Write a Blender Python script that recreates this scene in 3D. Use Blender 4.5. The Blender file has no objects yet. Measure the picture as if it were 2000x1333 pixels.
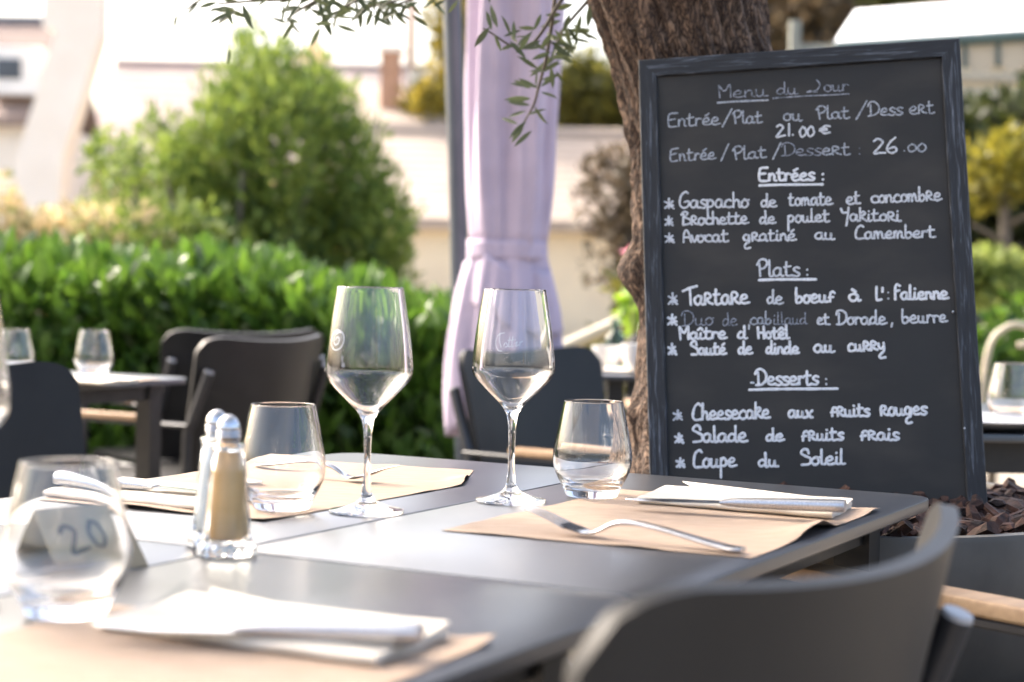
import bpy, math, random
import numpy as np
from mathutils import Vector, Matrix, Euler, noise
PI = math.pi
rad = math.radians
scene = bpy.context.scene
COL = scene.collection
# ------------------------------------------------------------------ camera
cam_data = bpy.data.cameras.new('camera')
cam = bpy.data.objects.new('camera', cam_data)
COL.objects.link(cam)
cam_data.sensor_width = 36.0
cam_data.lens = 62.1
cam_data.clip_start = 0.05
cam_data.clip_end = 400.0
cam.matrix_world = (Matrix.Translation((0, 0, 0.984)) @ Matrix.Rotation(rad(90 - 1.951), 4, 'X')
                    @ Matrix.Rotation(rad(1.15), 4, 'Z'))
cam_data.dof.use_dof = True
cam_data.dof.focus_distance = 2.02
cam_data.dof.aperture_fstop = 4.4
scene.camera = cam
# ------------------------------------------------------------------ sky and sun
SUN_EL, SUN_AZ = 42.0, 305.0      # azimuth clockwise from +Y: the sun stands high to the left, beyond the hedge
world = bpy.data.worlds.new('World')
scene.world = world
world.use_nodes = True
wn = world.node_tree
bg = wn.nodes['Background']
sky = wn.nodes.new('ShaderNodeTexSky')
sky.sky_type = 'NISHITA'
sky.sun_disc = False
sky.sun_elevation = rad(SUN_EL)
sky.sun_rotation = rad(SUN_AZ)
sky.air_density = 1.0
sky.dust_density = 8.0
sky.ozone_density = 1.0
wn.links.new(sky.outputs[0], bg.inputs['Color'])
bg.inputs['Strength'].default_value = 0.15
sun_data = bpy.data.lights.new('sun', 'SUN')
sun_data.energy = 1.5
sun_data.angle = rad(12)
sun_data.color = (1.0, 0.93, 0.84)
sun = bpy.data.objects.new('sun', sun_data)
COL.objects.link(sun)
_d = Vector((math.sin(rad(SUN_AZ)) * math.cos(rad(SUN_EL)), math.cos(rad(SUN_AZ)) * math.cos(rad(SUN_EL)), math.sin(rad(SUN_EL))))
sun.rotation_euler = _d.to_track_quat('Z', 'Y').to_euler()
sun.location = _d * 30
vs = scene.view_settings
scene.display_settings.display_device = 'sRGB'
vs.view_transform = 'Standard'
vs.look = 'None'
vs.exposure = 2.2
vs.gamma = 1.0
vs.use_curve_mapping = False
cy = scene.cycles
cy.use_denoising = True
cy.max_bounces = 20
cy.transmission_bounces = 20
cy.transparent_max_bounces = 16
cy.glossy_bounces = 8
cy.diffuse_bounces = 4
cy.sample_clamp_indirect = 6.0
cy.blur_glossy = 0.3
# ------------------------------------------------------------------ material helpers
def new_mat(name):
    m = bpy.data.materials.new(name)
    m.use_nodes = True
    nt = m.node_tree
    return m, nt, nt.nodes['Principled BSDF'], nt.nodes['Material Output']

def N(nt, typ, **kw):
    n = nt.nodes.new(typ)
    for k, v in kw.items():
        setattr(n, k, v)
    return n

def coords(nt, scale=(1, 1, 1), kind='Object'):
    tc = N(nt, 'ShaderNodeTexCoord')
    mp = N(nt, 'ShaderNodeMapping')
    mp.inputs['Scale'].default_value = scale
    nt.links.new(tc.outputs[kind], mp.inputs['Vector'])
    return mp.outputs[0]

def mat(name, c1, c2=None, scale=8.0, rough=0.5, metal=0.0, bump=0.0, bscale=None, stretch=(1, 1, 1), rough2=None,
        detail=5.0, spec=0.5, lo=0.35, hi=0.65, bdist=0.002, sheen=0.0, kind='Object'):
    m, nt, b, out = new_mat(name)
    b.inputs['Roughness'].default_value = rough
    b.inputs['Metallic'].default_value = metal
    b.inputs['Specular IOR Level'].default_value = spec
    b.inputs['Sheen Weight'].default_value = sheen
    if c2 is None:
        c2 = tuple(x * 0.8 for x in c1)
    v = coords(nt, stretch, kind)
    nz = N(nt, 'ShaderNodeTexNoise')
    nz.inputs['Scale'].default_value = scale
    nz.inputs['Detail'].default_value = detail
    nt.links.new(v, nz.inputs['Vector'])
    rp = N(nt, 'ShaderNodeValToRGB')
    rp.color_ramp.elements[0].position = lo
    rp.color_ramp.elements[1].position = hi
    rp.color_ramp.elements[0].color = (*c1, 1)
    rp.color_ramp.elements[1].color = (*c2, 1)
    nt.links.new(nz.outputs['Fac'], rp.inputs['Fac'])
    nt.links.new(rp.outputs['Color'], b.inputs['Base Color'])
    if rough2 is not None:
        mr = N(nt, 'ShaderNodeMapRange')
        mr.inputs['To Min'].default_value = rough
        mr.inputs['To Max'].default_value = rough2
        nt.links.new(nz.outputs['Fac'], mr.inputs['Value'])
        nt.links.new(mr.outputs[0], b.inputs['Roughness'])
    if bump:
        n2 = N(nt, 'ShaderNodeTexNoise')
        n2.inputs['Scale'].default_value = bscale or scale * 4
        n2.inputs['Detail'].default_value = 6
        nt.links.new(v, n2.inputs['Vector'])
        bp = N(nt, 'ShaderNodeBump')
        bp.inputs['Strength'].default_value = bump
        bp.inputs['Distance'].default_value = bdist
        nt.links.new(n2.outputs['Fac'], bp.inputs['Height'])
        nt.links.new(bp.outputs[0], b.inputs['Normal'])
    return m

def leaf_mat(name, c1, c2, c3, trans=0.35, rough=0.45, spec=0.5, under=None):
    """leaf: colour differs from leaf to leaf, some light comes through"""
    m, nt, b, out = new_mat(name)
    geo = N(nt, 'ShaderNodeNewGeometry')
    rp = N(nt, 'ShaderNodeValToRGB')
    rp.color_ramp.elements[0].color = (*c1, 1)
    rp.color_ramp.elements[1].color = (*c3, 1)
    e = rp.color_ramp.elements.new(0.5)
    e.color = (*c2, 1)
    oi = N(nt, 'ShaderNodeObjectInfo')
    ad = N(nt, 'ShaderNodeMath', operation='ADD')
    fr = N(nt, 'ShaderNodeMath', operation='FRACT')
    nt.links.new(geo.outputs['Random Per Island'], ad.inputs[0])
    nt.links.new(oi.outputs['Random'], ad.inputs[1])
    nt.links.new(ad.outputs[0], fr.inputs[0])
    nt.links.new(fr.outputs[0], rp.inputs['Fac'])
    col = rp.outputs['Color']
    if under is not None:
        mx = N(nt, 'ShaderNodeMix', data_type='RGBA')
        nt.links.new(geo.outputs['Backfacing'], mx.inputs['Factor'])
        nt.links.new(col, mx.inputs['A'])
        mx.inputs['B'].default_value = (*under, 1)
        col = mx.outputs['Result']
    nt.links.new(col, b.inputs['Base Color'])
    b.inputs['Roughness'].default_value = rough
    b.inputs['Specular IOR Level'].default_value = spec
    tr = N(nt, 'ShaderNodeBsdfTranslucent')
    hs = N(nt, 'ShaderNodeHueSaturation')
    hs.inputs['Value'].default_value = 1.6
    hs.inputs['Hue'].default_value = 0.485
    nt.links.new(col, hs.inputs['Color'])
    nt.links.new(hs.outputs[0], tr.inputs['Color'])
    ms = N(nt, 'ShaderNodeMixShader')
    ms.inputs[0].default_value = trans
    nt.links.new(b.outputs[0], ms.inputs[1])
    nt.links.new(tr.outputs[0], ms.inputs[2])
    nt.links.new(ms.outputs[0], out.inputs['Surface'])
    return m

def glass_mat(name, color=(1, 1, 1), ior=1.5, rough=0.0):
    m, nt, b, out = new_mat(name)
    b.inputs['Base Color'].default_value = (*color, 1)
    b.inputs['Transmission Weight'].default_value = 1.0
    b.inputs['Roughness'].default_value = rough
    b.inputs['IOR'].default_value = ior
    return m

# ------------------------------------------------------------------ object helpers
def link(name, me, m=None, parent=None, smooth=True):
    o = bpy.data.objects.new(name, me)
    COL.objects.link(o)
    if m is not None and len(me.materials) == 0:
        me.materials.append(m)
    if parent is not None:
        o.parent = parent
    if smooth is not None:
        me.polygons.foreach_set('use_smooth', [bool(smooth)] * len(me.polygons))
    return o

def mesh(name, verts, faces, m=None, parent=None, smooth=False):
    me = bpy.data.meshes.new(name)
    me.from_pydata([tuple(v) for v in verts], [], faces)
    me.update()
    return link(name, me, m, parent, smooth)

def tag(o, label, cat, group=None, kind=None):
    o['label'] = label
    o['category'] = cat
    if group:
        o['group'] = group
    if kind:
        o['kind'] = kind
    return o

def empty(name, loc=(0, 0, 0), rz=0.0):
    o = bpy.data.objects.new(name, None)
    o.empty_display_size = 0.05
    COL.objects.link(o)
    o.location = loc
    o.rotation_euler = (0, 0, rz)
    return o

def copy_tree(o, parent=None):
    c = o.copy()
    COL.objects.link(c)
    c.parent = parent
    for ch in list(o.children):
        copy_tree(ch, c)
    return c

class MB:
    """collects shapes into one mesh"""
    def __init__(s):
        s.v = []
        s.f = []
    def add(s, verts, faces):
        k = len(s.v)
        s.v += [tuple(p) for p in verts]
        s.f += [tuple(i + k for i in f) for f in faces]
        return s
    def box(s, c, size, rot=None, bev=0.0):
        x, y, z = (d / 2 for d in size)
        R = rot if rot is not None else Matrix.Identity(3)
        c = Vector(c)
        if bev <= 0:
            vs_ = [(-x, -y, -z), (x, -y, -z), (x, y, -z), (-x, y, -z), (-x, -y, z), (x, -y, z), (x, y, z), (-x, y, z)]
            fs = [(0, 3, 2, 1), (4, 5, 6, 7), (0, 1, 5, 4), (1, 2, 6, 5), (2, 3, 7, 6), (3, 0, 4, 7)]
            return s.add([c + R @ Vector(p) for p in vs_], fs)
        b_ = bev
        rings = []
        for (ix, iz) in ((b_, -z), (0, -z + b_), (0, z - b_), (b_, z)):
            a, d = x - ix, y - ix
            rings.append([(-a, -d + b_ * (ix == 0) * 0, iz), (a, -d, iz), (a, d, iz), (-a, d, iz)])
        vs_ = [p for r in rings for p in r]
        fs = [(3, 2, 1, 0), (12, 13, 14, 15)]
        for r in range(3):
            for k in range(4):
                fs.append((r * 4 + k, r * 4 + (k + 1) % 4, r * 4 + 4 + (k + 1) % 4, r * 4 + 4 + k))
        return s.add([c + R @ Vector(p) for p in vs_], fs)
    def tube(s, pts, r, n=8, cap=True, flat=1.0, up=None):
        pts = [Vector(p) for p in pts]
        rs = r if isinstance(r, (list, tuple)) else [r] * len(pts)
        vs_, fs = [], []
        prev = None
        for i, p in enumerate(pts):
            t = (pts[min(i + 1, len(pts) - 1)] - pts[max(i - 1, 0)])
            if t.length < 1e-9:
                t = Vector((0, 0, 1))
            t.normalize()
            if up is not None:
                a = Vector(up) - t * t.dot(Vector(up))
            elif prev is None:
                a = t.orthogonal()
            else:
                a = prev - t * t.dot(prev)
            if a.length < 1e-6:
                a = t.orthogonal()
            a.normalize()
            prev = a
            b_ = t.cross(a)
            for k in range(n):
                an = 2 * PI * k / n
                vs_.append(p + a * math.cos(an) * rs[i] * flat + b_ * math.sin(an) * rs[i])
        for i in range(len(pts) - 1):
            for k in range(n):
                fs.append((i * n + k, i * n + (k + 1) % n, (i + 1) * n + (k + 1) % n, (i + 1) * n + k))
        if cap:
            fs.append(tuple(reversed(range(n))))
            fs.append(tuple(range((len(pts) - 1) * n, len(pts) * n)))
        return s.add(vs_, fs)
    def slab(s, outline, z0, z1, bev=0.001):
        """prism with softened top and bottom edge over a 2-D outline (counter-clockwise)"""
        n = len(outline)
        P = [Vector((p[0], p[1])) for p in outline]
        nrm = []
        for i in range(n):
            e1 = (P[i] - P[i - 1]).normalized()
            e2 = (P[(i + 1) % n] - P[i]).normalized()
            nn = Vector((e1.y + e2.y, -e1.x - e2.x))
            nrm.append(nn.normalized() if nn.length > 1e-6 else Vector((0, 0)))
        rings = [(bev, z0), (0, z0 + bev), (0, z1 - bev), (bev * .3, z1 - bev * .3), (bev, z1)]
        vs_ = [(P[i].x - nrm[i].x * d, P[i].y - nrm[i].y * d, z) for d, z in rings for i in range(n)]
        fs = [tuple(reversed(range(n))), tuple(range((len(rings) - 1) * n, len(rings) * n))]
        for r in range(len(rings) - 1):
            for k in range(n):
                fs.append((r * n + k, r * n + (k + 1) % n, (r + 1) * n + (k + 1) % n, (r + 1) * n + k))
        return s.add(vs_, fs)
    def lathe(s, prof, n=64, c=(0, 0, 0), closed=True, mod=None):
        """profile of (radius, z); closed=True joins last to first (solid of revolution)"""
        m_ = len(prof)
        vs_ = []
        for (r, z) in prof:
            for k in range(n):
                a = 2 * PI * k / n
                q = r if mod is None else mod(r, z, a)
                vs_.append((c[0] + q * math.cos(a), c[1] + q * math.sin(a), c[2] + z))
        fs = []
        for i in range(m_ - 1):
            for k in range(n):
                fs.append((i * n + k, i * n + (k + 1) % n, (i + 1) * n + (k + 1) % n, (i + 1) * n + k))
        fs.append(tuple(reversed(range(n))))
        fs.append(tuple(range((m_ - 1) * n, m_ * n)))
        return s.add(vs_, fs)
    def build(s, name, m, parent=None, smooth=False, angle=None):
        o = mesh(name, s.v, s.f, m, parent, smooth)
        if angle is not None:
            o.data.polygons.foreach_set('use_smooth', [True] * len(o.data.polygons))
            o.data.set_sharp_from_angle(angle=rad(angle))
        return o

def rounded(pts_r, seg=6):
    """outline from corners (x, y, radius), counter-clockwise"""
    out = []
    n = len(pts_r)
    for i in range(n):
        x, y, r = pts_r[i]
        p = Vector((x, y))
        a = (Vector(pts_r[i - 1][:2]) - p).normalized()
        b_ = (Vector(pts_r[(i + 1) % n][:2]) - p).normalized()
        if r < 1e-5:
            out.append((x, y))
            continue
        for k in range(seg + 1):
            t = k / seg
            q = p + a * r * (1 - t) ** 2 + b_ * r * t ** 2   # quadratic corner
            out.append((q.x, q.y))
    return out

def spline(pts, sub=5):
    """Catmull-Rom through points"""
    P = [Vector(p) for p in pts]
    if len(P) < 3:
        return P
    Q = [P[0] * 2 - P[1]] + P + [P[-1] * 2 - P[-2]]
    out = []
    for i in range(1, len(Q) - 2):
        for k in range(sub):
            t = k / sub
            a, b_, c, d = Q[i - 1], Q[i], Q[i + 1], Q[i + 2]
            out.append(0.5 * ((2 * b_) + (c - a) * t + (2 * a - 5 * b_ + 4 * c - d) * t * t + (3 * b_ - a - 3 * c + d) * t ** 3))
    out.append(P[-1])
    return out

def leaves_mesh(name, P, D, Nn, L, Wd, fold=0.15):
    """many leaves in one mesh. arrays: base point, direction, normal, length, width"""
    P, D, Nn = np.asarray(P, float), np.asarray(D, float), np.asarray(Nn, float)
    n = len(P)
    L = np.asarray(L, float).reshape(n, 1)
    Wd = np.asarray(Wd, float).reshape(n, 1)
    D = D / np.linalg.norm(D, axis=1, keepdims=True)
    S = np.cross(D, Nn)
    S /= np.maximum(np.linalg.norm(S, axis=1, keepdims=True), 1e-6)
    U = np.cross(S, D)
    V = np.stack([P, P + D * L * .38 + S * Wd * .5 + U * Wd * fold, P + D * L * .38 - S * Wd * .5 + U * Wd * fold,
                  P + D * L * .72 + S * Wd * .36 + U * Wd * fold * .3, P + D * L * .72 - S * Wd * .36 + U * Wd * fold * .3,
                  P + D * L - U * Wd * fold], axis=1).reshape(-1, 3)
    base = (np.arange(n) * 6).reshape(n, 1)
    tri = np.array([[0, 1, 2], [5, 4, 3]])
    quad = np.array([1, 3, 4, 2])
    loops = np.concatenate([base + tri[0], base + quad, base + tri[1]], axis=1).reshape(-1)
    starts = (np.arange(n) * 10).reshape(n, 1) + np.array([0, 3, 7])
    me = bpy.data.meshes.new(name)
    me.vertices.add(n * 6)
    me.vertices.foreach_set('co', V.reshape(-1))
    me.loops.add(n * 10)
    me.loops.foreach_set('vertex_index', loops)
    me.polygons.add(n * 3)
    me.polygons.foreach_set('loop_start', starts.reshape(-1))
    me.polygons.foreach_set('use_smooth', np.ones(n * 3, bool))
    me.update(calc_edges=True)
    me.validate()
    return me

def leaf_at(me, name, p, d, nrm, L, parent):
    """one leaf object of unit length mesh 'me' (points along +X, normal +Z)"""
    o = bpy.data.objects.new(name, me)
    COL.objects.link(o)
    d = Vector(d).normalized()
    nrm = Vector(nrm)
    s_ = nrm.cross(d)
    if s_.length < 1e-5:
        s_ = d.orthogonal()
    s_.normalize()
    u_ = d.cross(s_)
    M = Matrix((d * L, s_ * L, u_ * L)).transposed().to_4x4()
    M.translation = Vector(p)
    o.parent = parent
    o.matrix_world = M
    return o

def unit_leaf(name, m, w=0.3, fold=0.12):
    vs_ = [(0, 0, 0)]
    prof = [(.12, .45), (.32, .92), (.55, 1.0), (.78, .66)]
    fs = []
    for x, k in prof:
        vs_ += [(x, w * .5 * k, fold * w * k), (x, 0, -.02 * math.sin(x * PI)), (x, -w * .5 * k, fold * w * k)]
    vs_.append((1, 0, -.05))
    fs += [(0, 2, 1), (0, 3, 2)]
    for i in range(3):
        a = 1 + i * 3
        fs += [(a, a + 1, a + 4, a + 3), (a + 1, a + 2, a + 5, a + 4)]
    fs += [(10, 11, 13), (11, 12, 13)]
    me = bpy.data.meshes.new(name)
    me.from_pydata(vs_, [], fs)
    me.materials.append(m)
    me.polygons.foreach_set('use_smooth', [True] * len(me.polygons))
    return me
# ------------------------------------------------------------------ materials
M = {}
M['ground'] = mat('pale_gravel', (.30, .265, .215), (.19, .165, .135), scale=60, rough=.95, bump=.6, bscale=120, bdist=.006)
M['table'] = mat('dark_laminate', (.026, .028, .033), (.034, .036, .042), scale=6, detail=9, rough=.25, rough2=.38, bump=.05, bscale=420, bdist=.0004, spec=1.0)
_tb = M['table'].node_tree.nodes['Principled BSDF']
_tb.inputs['Coat Weight'].default_value = .22
_tb.inputs['Coat Roughness'].default_value = .30
M['table_edge'] = mat('laminate_edge', (.045, .045, .046), (.06, .06, .06), scale=50, rough=.45)
M['frame_black'] = mat('black_steel', (.012, .012, .013), (.02, .02, .021), scale=20, rough=.42, bump=.05, bscale=200)
M['shell'] = mat('grey_plastic_shell', (.014, .0136, .0136), (.019, .0185, .0185), scale=14, rough=.40, rough2=.5, spec=.35, bump=.08, bscale=500, bdist=.0004)
M['chair_tube'] = mat('anthracite_tube', (.028, .028, .031), (.036, .036, .040), scale=20, rough=.38, metal=.2)
M['cap'] = mat('grey_end_cap', (.32, .32, .33), (.38, .38, .39), scale=30, rough=.35)
M['teak'] = mat('light_teak', (.38, .25, .14), (.28, .175, .095), scale=9, rough=.5, stretch=(1, 9, 9), bump=.15, bscale=60, bdist=.0006)
M['kraft'] = mat('kraft_paper', (.41, .30, .22), (.355, .255, .18), scale=34, rough=.75, bump=.25, bscale=260, bdist=.0005, stretch=(1, 3, 1), detail=8)
M['kraft_card'] = mat('kraft_card', (.27, .22, .145), (.23, .185, .12), scale=40, rough=.8, bump=.1)
M['napkin'] = mat('ecru_paper_napkin', (.74, .67, .565), (.68, .61, .51), scale=30, rough=.9, bump=.3, bscale=700, bdist=.0004)
M['steel'] = mat('polished_steel', (.66, .66, .67), (.55, .55, .57), scale=60, rough=.14, rough2=.22, metal=1.0, bump=.02, bscale=300)
M['steel_knurl'] = mat('textured_steel', (.60, .60, .62), (.42, .42, .44), scale=700, rough=.28, metal=1.0, bump=.6, bscale=1100, bdist=.0003)
M['glass'] = glass_mat('clear_glass', (1, 1, 1), 1.5)
M['shaker_glass'] = glass_mat('pressed_glass', (.97, .99, .98), 1.5, .02)
M['etch'] = mat('etched_white', (.8, .82, .85), (.7, .72, .75), scale=30, rough=.9)
M['salt'] = mat('white_salt', (.86, .87, .88), (.78, .80, .82), scale=400, rough=.9, bump=.4, bscale=900)
M['pepper'] = mat('ground_pepper', (.86, .52, .23), (.60, .34, .14), scale=26, rough=.95, bump=.5, bscale=900, lo=.3, hi=.75, detail=9)
M['ink'] = mat('black_ink', (.015, .015, .02), (.03, .03, .035), rough=.7)
M['board'] = mat('slate_paint', (.0135, .0115, .0098), (.046, .040, .034), scale=7, rough=.52, rough2=.72, bump=.12, bscale=500, bdist=.0004, detail=9, stretch=(1, 2.2, 1), lo=.46, hi=.86)
M['chalk4'] = mat('chalk_bold', (.74, .75, .78), (.44, .45, .48), scale=420, lo=.42, hi=.75, rough=.95)
M['chalk3'] = mat('chalk_plain', (.62, .64, .68), (.30, .31, .34), scale=420, lo=.42, hi=.70, rough=.95)
M['chalk2'] = mat('chalk_thin', (.42, .45, .50), (.13, .14, .165), scale=380, lo=.40, hi=.66, rough=.95)
M['chalk1'] = mat('chalk_worn', (.32, .34, .40), (.10, .11, .13), scale=300, lo=.38, hi=.62, rough=.95)
M['parasol_metal'] = mat('parasol_grey_blue', (.055, .068, .085), (.07, .083, .10), scale=10, rough=.4, metal=.2)
M['lilac'] = mat('lilac_canvas', (.53, .44, .56), (.47, .39, .50), scale=14, rough=.85, bump=.2, bscale=380, bdist=.0006, sheen=.2)
M['planter'] = mat('taupe_planter', (.105, .097, .085), (.13, .12, .105), scale=18, rough=.6, bump=.15, bscale=300, bdist=.0005)
M['bark_chip'] = mat('pine_bark_chip', (.080, .034, .022), (.018, .009, .006), scale=70, rough=.85, bump=.9, bscale=120, bdist=.003)
M['soil'] = mat('dark_mulch', (.05, .024, .016), (.02, .011, .008), scale=60, rough=.95, bump=1.0, bscale=120, bdist=.01)
M['stucco'] = mat('cream_stucco', (.80, .69, .50), (.72, .61, .44), scale=1.2, rough=.9, bump=.2, bscale=25, bdist=.01)
M['stucco_white'] = mat('white_stucco', (.86, .80, .70), (.80, .73, .62), scale=1.0, rough=.9, bump=.2, bscale=25, bdist=.01)
M['stucco_yellow'] = mat('ochre_stucco', (.80, .58, .30), (.70, .48, .24), scale=1.0, rough=.9, bump=.2, bscale=25, bdist=.01)
M['tile'] = mat('brown_roof_tile', (.30, .225, .185), (.23, .175, .15), scale=1.3, rough=.85, bump=.3, bscale=14, bdist=.02)
M['tile_pink'] = mat('weathered_roof_tile', (.40, .315, .27), (.32, .26, .235), scale=.8, rough=.85, bump=.3, bscale=14, bdist=.02)
M['tile_beige'] = mat('beige_roof_tile', (.42, .34, .275), (.35, .285, .23), scale=.8, rough=.85, bump=.3, bscale=14, bdist=.02)
M['slate_dark'] = mat('dark_ridge', (.07, .08, .10), (.10, .11, .13), scale=2, rough=.7)
M['brick'] = mat('orange_brick', (.52, .31, .20), (.42, .24, .15), scale=5, rough=.9, bump=.3)
M['window'] = mat('window_glass', (.05, .06, .075), (.08, .09, .11), scale=1, rough=.08, spec=.8)
M['white_paint'] = mat('white_paint', (.80, .79, .76), (.74, .73, .70), scale=3, rough=.5)
M['cream_paint'] = mat('cream_iron_paint', (.50, .44, .33), (.42, .365, .27), scale=9, rough=.5)
M['valance'] = mat('beige_valance', (.50, .44, .33), (.44, .385, .29), scale=3, rough=.85)
M['valance_trim'] = mat('green_trim', (.05, .085, .085), (.07, .11, .10), scale=5, rough=.7)
M['post_grey'] = mat('grey_green_post', (.20, .21, .18), (.25, .26, .22), scale=5, rough=.7)
M['awning'] = mat('white_awning_fabric', (.84, .84, .84), (.80, .80, .80), scale=3, rough=.8)
M['shirt'] = mat('white_shirt', (.78, .79, .82), (.72, .73, .77), scale=6, rough=.85, bump=.3, bscale=20, bdist=.006)
M['skin'] = mat('skin', (.62, .34, .24), (.55, .29, .20), scale=8, rough=.5)
M['hair'] = mat('brown_hair', (.05, .03, .02), (.03, .018, .012), scale=40, rough=.6, stretch=(1, 1, .2))
M['trouser'] = mat('navy_trousers', (.03, .035, .06), (.025, .03, .05), scale=10, rough=.9)
M['bottle'] = glass_mat('dark_bottle_glass', (.05, .10, .07), 1.5)
M['brown_rail'] = mat('brown_chair_rail', (.10, .06, .045), (.08, .05, .035), scale=10, rough=.5)
M['wood_bark'] = mat('olive_twig', (.13, .11, .085), (.08, .065, .05), scale=40, rough=.85, bump=.5)
M['olive_leaf'] = leaf_mat('olive_leaf', (.052, .068, .030), (.075, .095, .045), (.035, .047, .022), trans=.28, rough=.5, under=(.17, .20, .15))
M['laurel'] = leaf_mat('laurel_leaf', (.045, .115, .012), (.080, .168, .018), (.016, .045, .008), trans=.36, rough=.42, spec=.5)
M['bush'] = leaf_mat('bush_leaf', (.090, .155, .026), (.18, .245, .042), (.035, .08, .02), trans=.38, rough=.6)
M['yellow_bush'] = leaf_mat('yellow_bush_leaf', (.34, .29, .12), (.50, .40, .24), (.16, .19, .06), trans=.35, rough=.7)
M['yellow_tree'] = leaf_mat('yellow_tree_leaf', (.20, .18, .025), (.34, .28, .03), (.05, .06, .015), trans=.4, rough=.6)
M['dark_tree'] = leaf_mat('dark_tree_leaf', (.022, .035, .010), (.05, .065, .014), (.015, .02, .008), trans=.3, rough=.6)
M['olive_green'] = leaf_mat('mixed_tree_leaf', (.06, .065, .018), (.14, .14, .02), (.03, .038, .012), trans=.35, rough=.6)
M['red_tree'] = leaf_mat('copper_leaf', (.060, .045, .024), (.115, .085, .045), (.032, .028, .015), trans=.25, rough=.6)
M['bright_shrub'] = leaf_mat('bright_shrub_leaf', (.16, .28, .02), (.25, .38, .04), (.09, .18, .02), trans=.45, rough=.5)
M['round_shrub'] = leaf_mat('round_shrub_leaf', (.17, .23, .05), (.26, .31, .09), (.09, .14, .03), trans=.4, rough=.5)
M['yellow_green'] = leaf_mat('yellow_green_leaf', (.09, .10, .015), (.24, .22, .02), (.03, .04, .012), trans=.4, rough=.6)
M['pink'] = leaf_mat('pink_petal', (.72, .30, .33), (.8, .42, .45), (.6, .2, .25), trans=.3, rough=.6)
M['shaded_core'] = mat('shaded_twigs', (.012, .022, .006), (.02, .03, .01), scale=12, rough=.95)

def wood_board_mat():
    m, nt, b, out = new_mat('painted_grain_wood')
    tc = N(nt, 'ShaderNodeTexCoord')
    mp = N(nt, 'ShaderNodeMapping')
    mp.inputs['Scale'].default_value = (16, 210, 210)
    nt.links.new(tc.outputs['Object'], mp.inputs['Vector'])
    nz = N(nt, 'ShaderNodeTexNoise')
    nz.inputs['Scale'].default_value = 1.0
    nz.inputs['Detail'].default_value = 6
    nz.inputs['Distortion'].default_value = 1.2
    nt.links.new(mp.outputs[0], nz.inputs['Vector'])
    rp = N(nt, 'ShaderNodeValToRGB')
    e = rp.color_ramp.elements
    e[0].position, e[0].color = .30, (.006, .0065, .008, 1)
    e[1].position, e[1].color = .80, (.25, .265, .30, 1)
    k = e.new(.54)
    k.color = (.013, .0145, .019, 1)
    k = e.new(.66)
    k.color = (.065, .073, .09, 1)
    nt.links.new(nz.outputs['Fac'], rp.inputs['Fac'])
    nt.links.new(rp.outputs[0], b.inputs['Base Color'])
    b.inputs['Roughness'].default_value = .62
    bp = N(nt, 'ShaderNodeBump')
    bp.inputs['Strength'].default_value = .7
    bp.inputs['Distance'].default_value = .0015
    nt.links.new(nz.outputs['Fac'], bp.inputs['Height'])
    nt.links.new(bp.outputs[0], b.inputs['Normal'])
    return m
M['grain'] = wood_board_mat()

def trunk_mat():
    m, nt, b, out = new_mat('olive_bark')
    v = coords(nt, (1, 1, .42))
    vo = N(nt, 'ShaderNodeTexVoronoi')
    vo.feature = 'DISTANCE_TO_EDGE'
    vo.inputs['Scale'].default_value = 105
    nz = N(nt, 'ShaderNodeTexNoise')
    nz.inputs['Scale'].default_value = 40
    nz.inputs['Detail'].default_value = 8
    ad = N(nt, 'ShaderNodeMix', data_type='VECTOR')
    ad.inputs['Factor'].default_value = .055
    nt.links.new(v, nz.inputs['Vector'])
    nt.links.new(v, ad.inputs['A'])
    nt.links.new(nz.outputs['Color'], ad.inputs['B'])
    nt.links.new(ad.outputs['Result'], vo.inputs['Vector'])
    rp = N(nt, 'ShaderNodeValToRGB')
    e = rp.color_ramp.elements
    e[0].position, e[0].color = .0, (.022, .012, .008, 1)
    e[1].position, e[1].color = .5, (.30, .20, .135, 1)
    k = e.new(.10)
    k.color = (.10, .062, .042, 1)
    nt.links.new(vo.outputs['Distance'], rp.inputs['Fac'])
    mx = N(nt, 'ShaderNodeMix', data_type='RGBA', blend_type='MULTIPLY')
    mx.inputs['Factor'].default_value = .8
    r2 = N(nt, 'ShaderNodeValToRGB')
    r2.color_ramp.elements[0].position = .35
    r2.color_ramp.elements[0].color = (.35, .30, .28, 1)
    r2.color_ramp.elements[1].position = .62
    r2.color_ramp.elements[1].color = (1, 1, 1, 1)
    nt.links.new(nz.outputs['Fac'], r2.inputs['Fac'])
    nt.links.new(rp.outputs[0], mx.inputs['A'])
    nt.links.new(r2.outputs[0], mx.inputs['B'])
    nt.links.new(mx.outputs['Result'], b.inputs['Base Color'])
    b.inputs['Roughness'].default_value = .9
    sm = N(nt, 'ShaderNodeMath', operation='ADD')
    nt.links.new(vo.outputs['Distance'], sm.inputs[0])
    nt.links.new(nz.outputs['Fac'], sm.inputs[1])
    bp = N(nt, 'ShaderNodeBump')
    bp.inputs['Strength'].default_value = .9
    bp.inputs['Distance'].default_value = .006
    nt.links.new(sm.outputs[0], bp.inputs['Height'])
    nt.links.new(bp.outputs[0], b.inputs['Normal'])
    return m
M['bark'] = trunk_mat()

# ------------------------------------------------------------------ ground
o = mesh('ground', [(-150, -60, 0), (150, -60, 0), (150, 200, 0), (-150, 200, 0)], [(0, 1, 2, 3)], M['ground'])
o['kind'] = 'structure'

# ------------------------------------------------------------------ buildings in the background
def wall_box(name, c, size, m, parent, rot=None):
    return MB().box(c, size, rot).build(name, m, parent)

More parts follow.
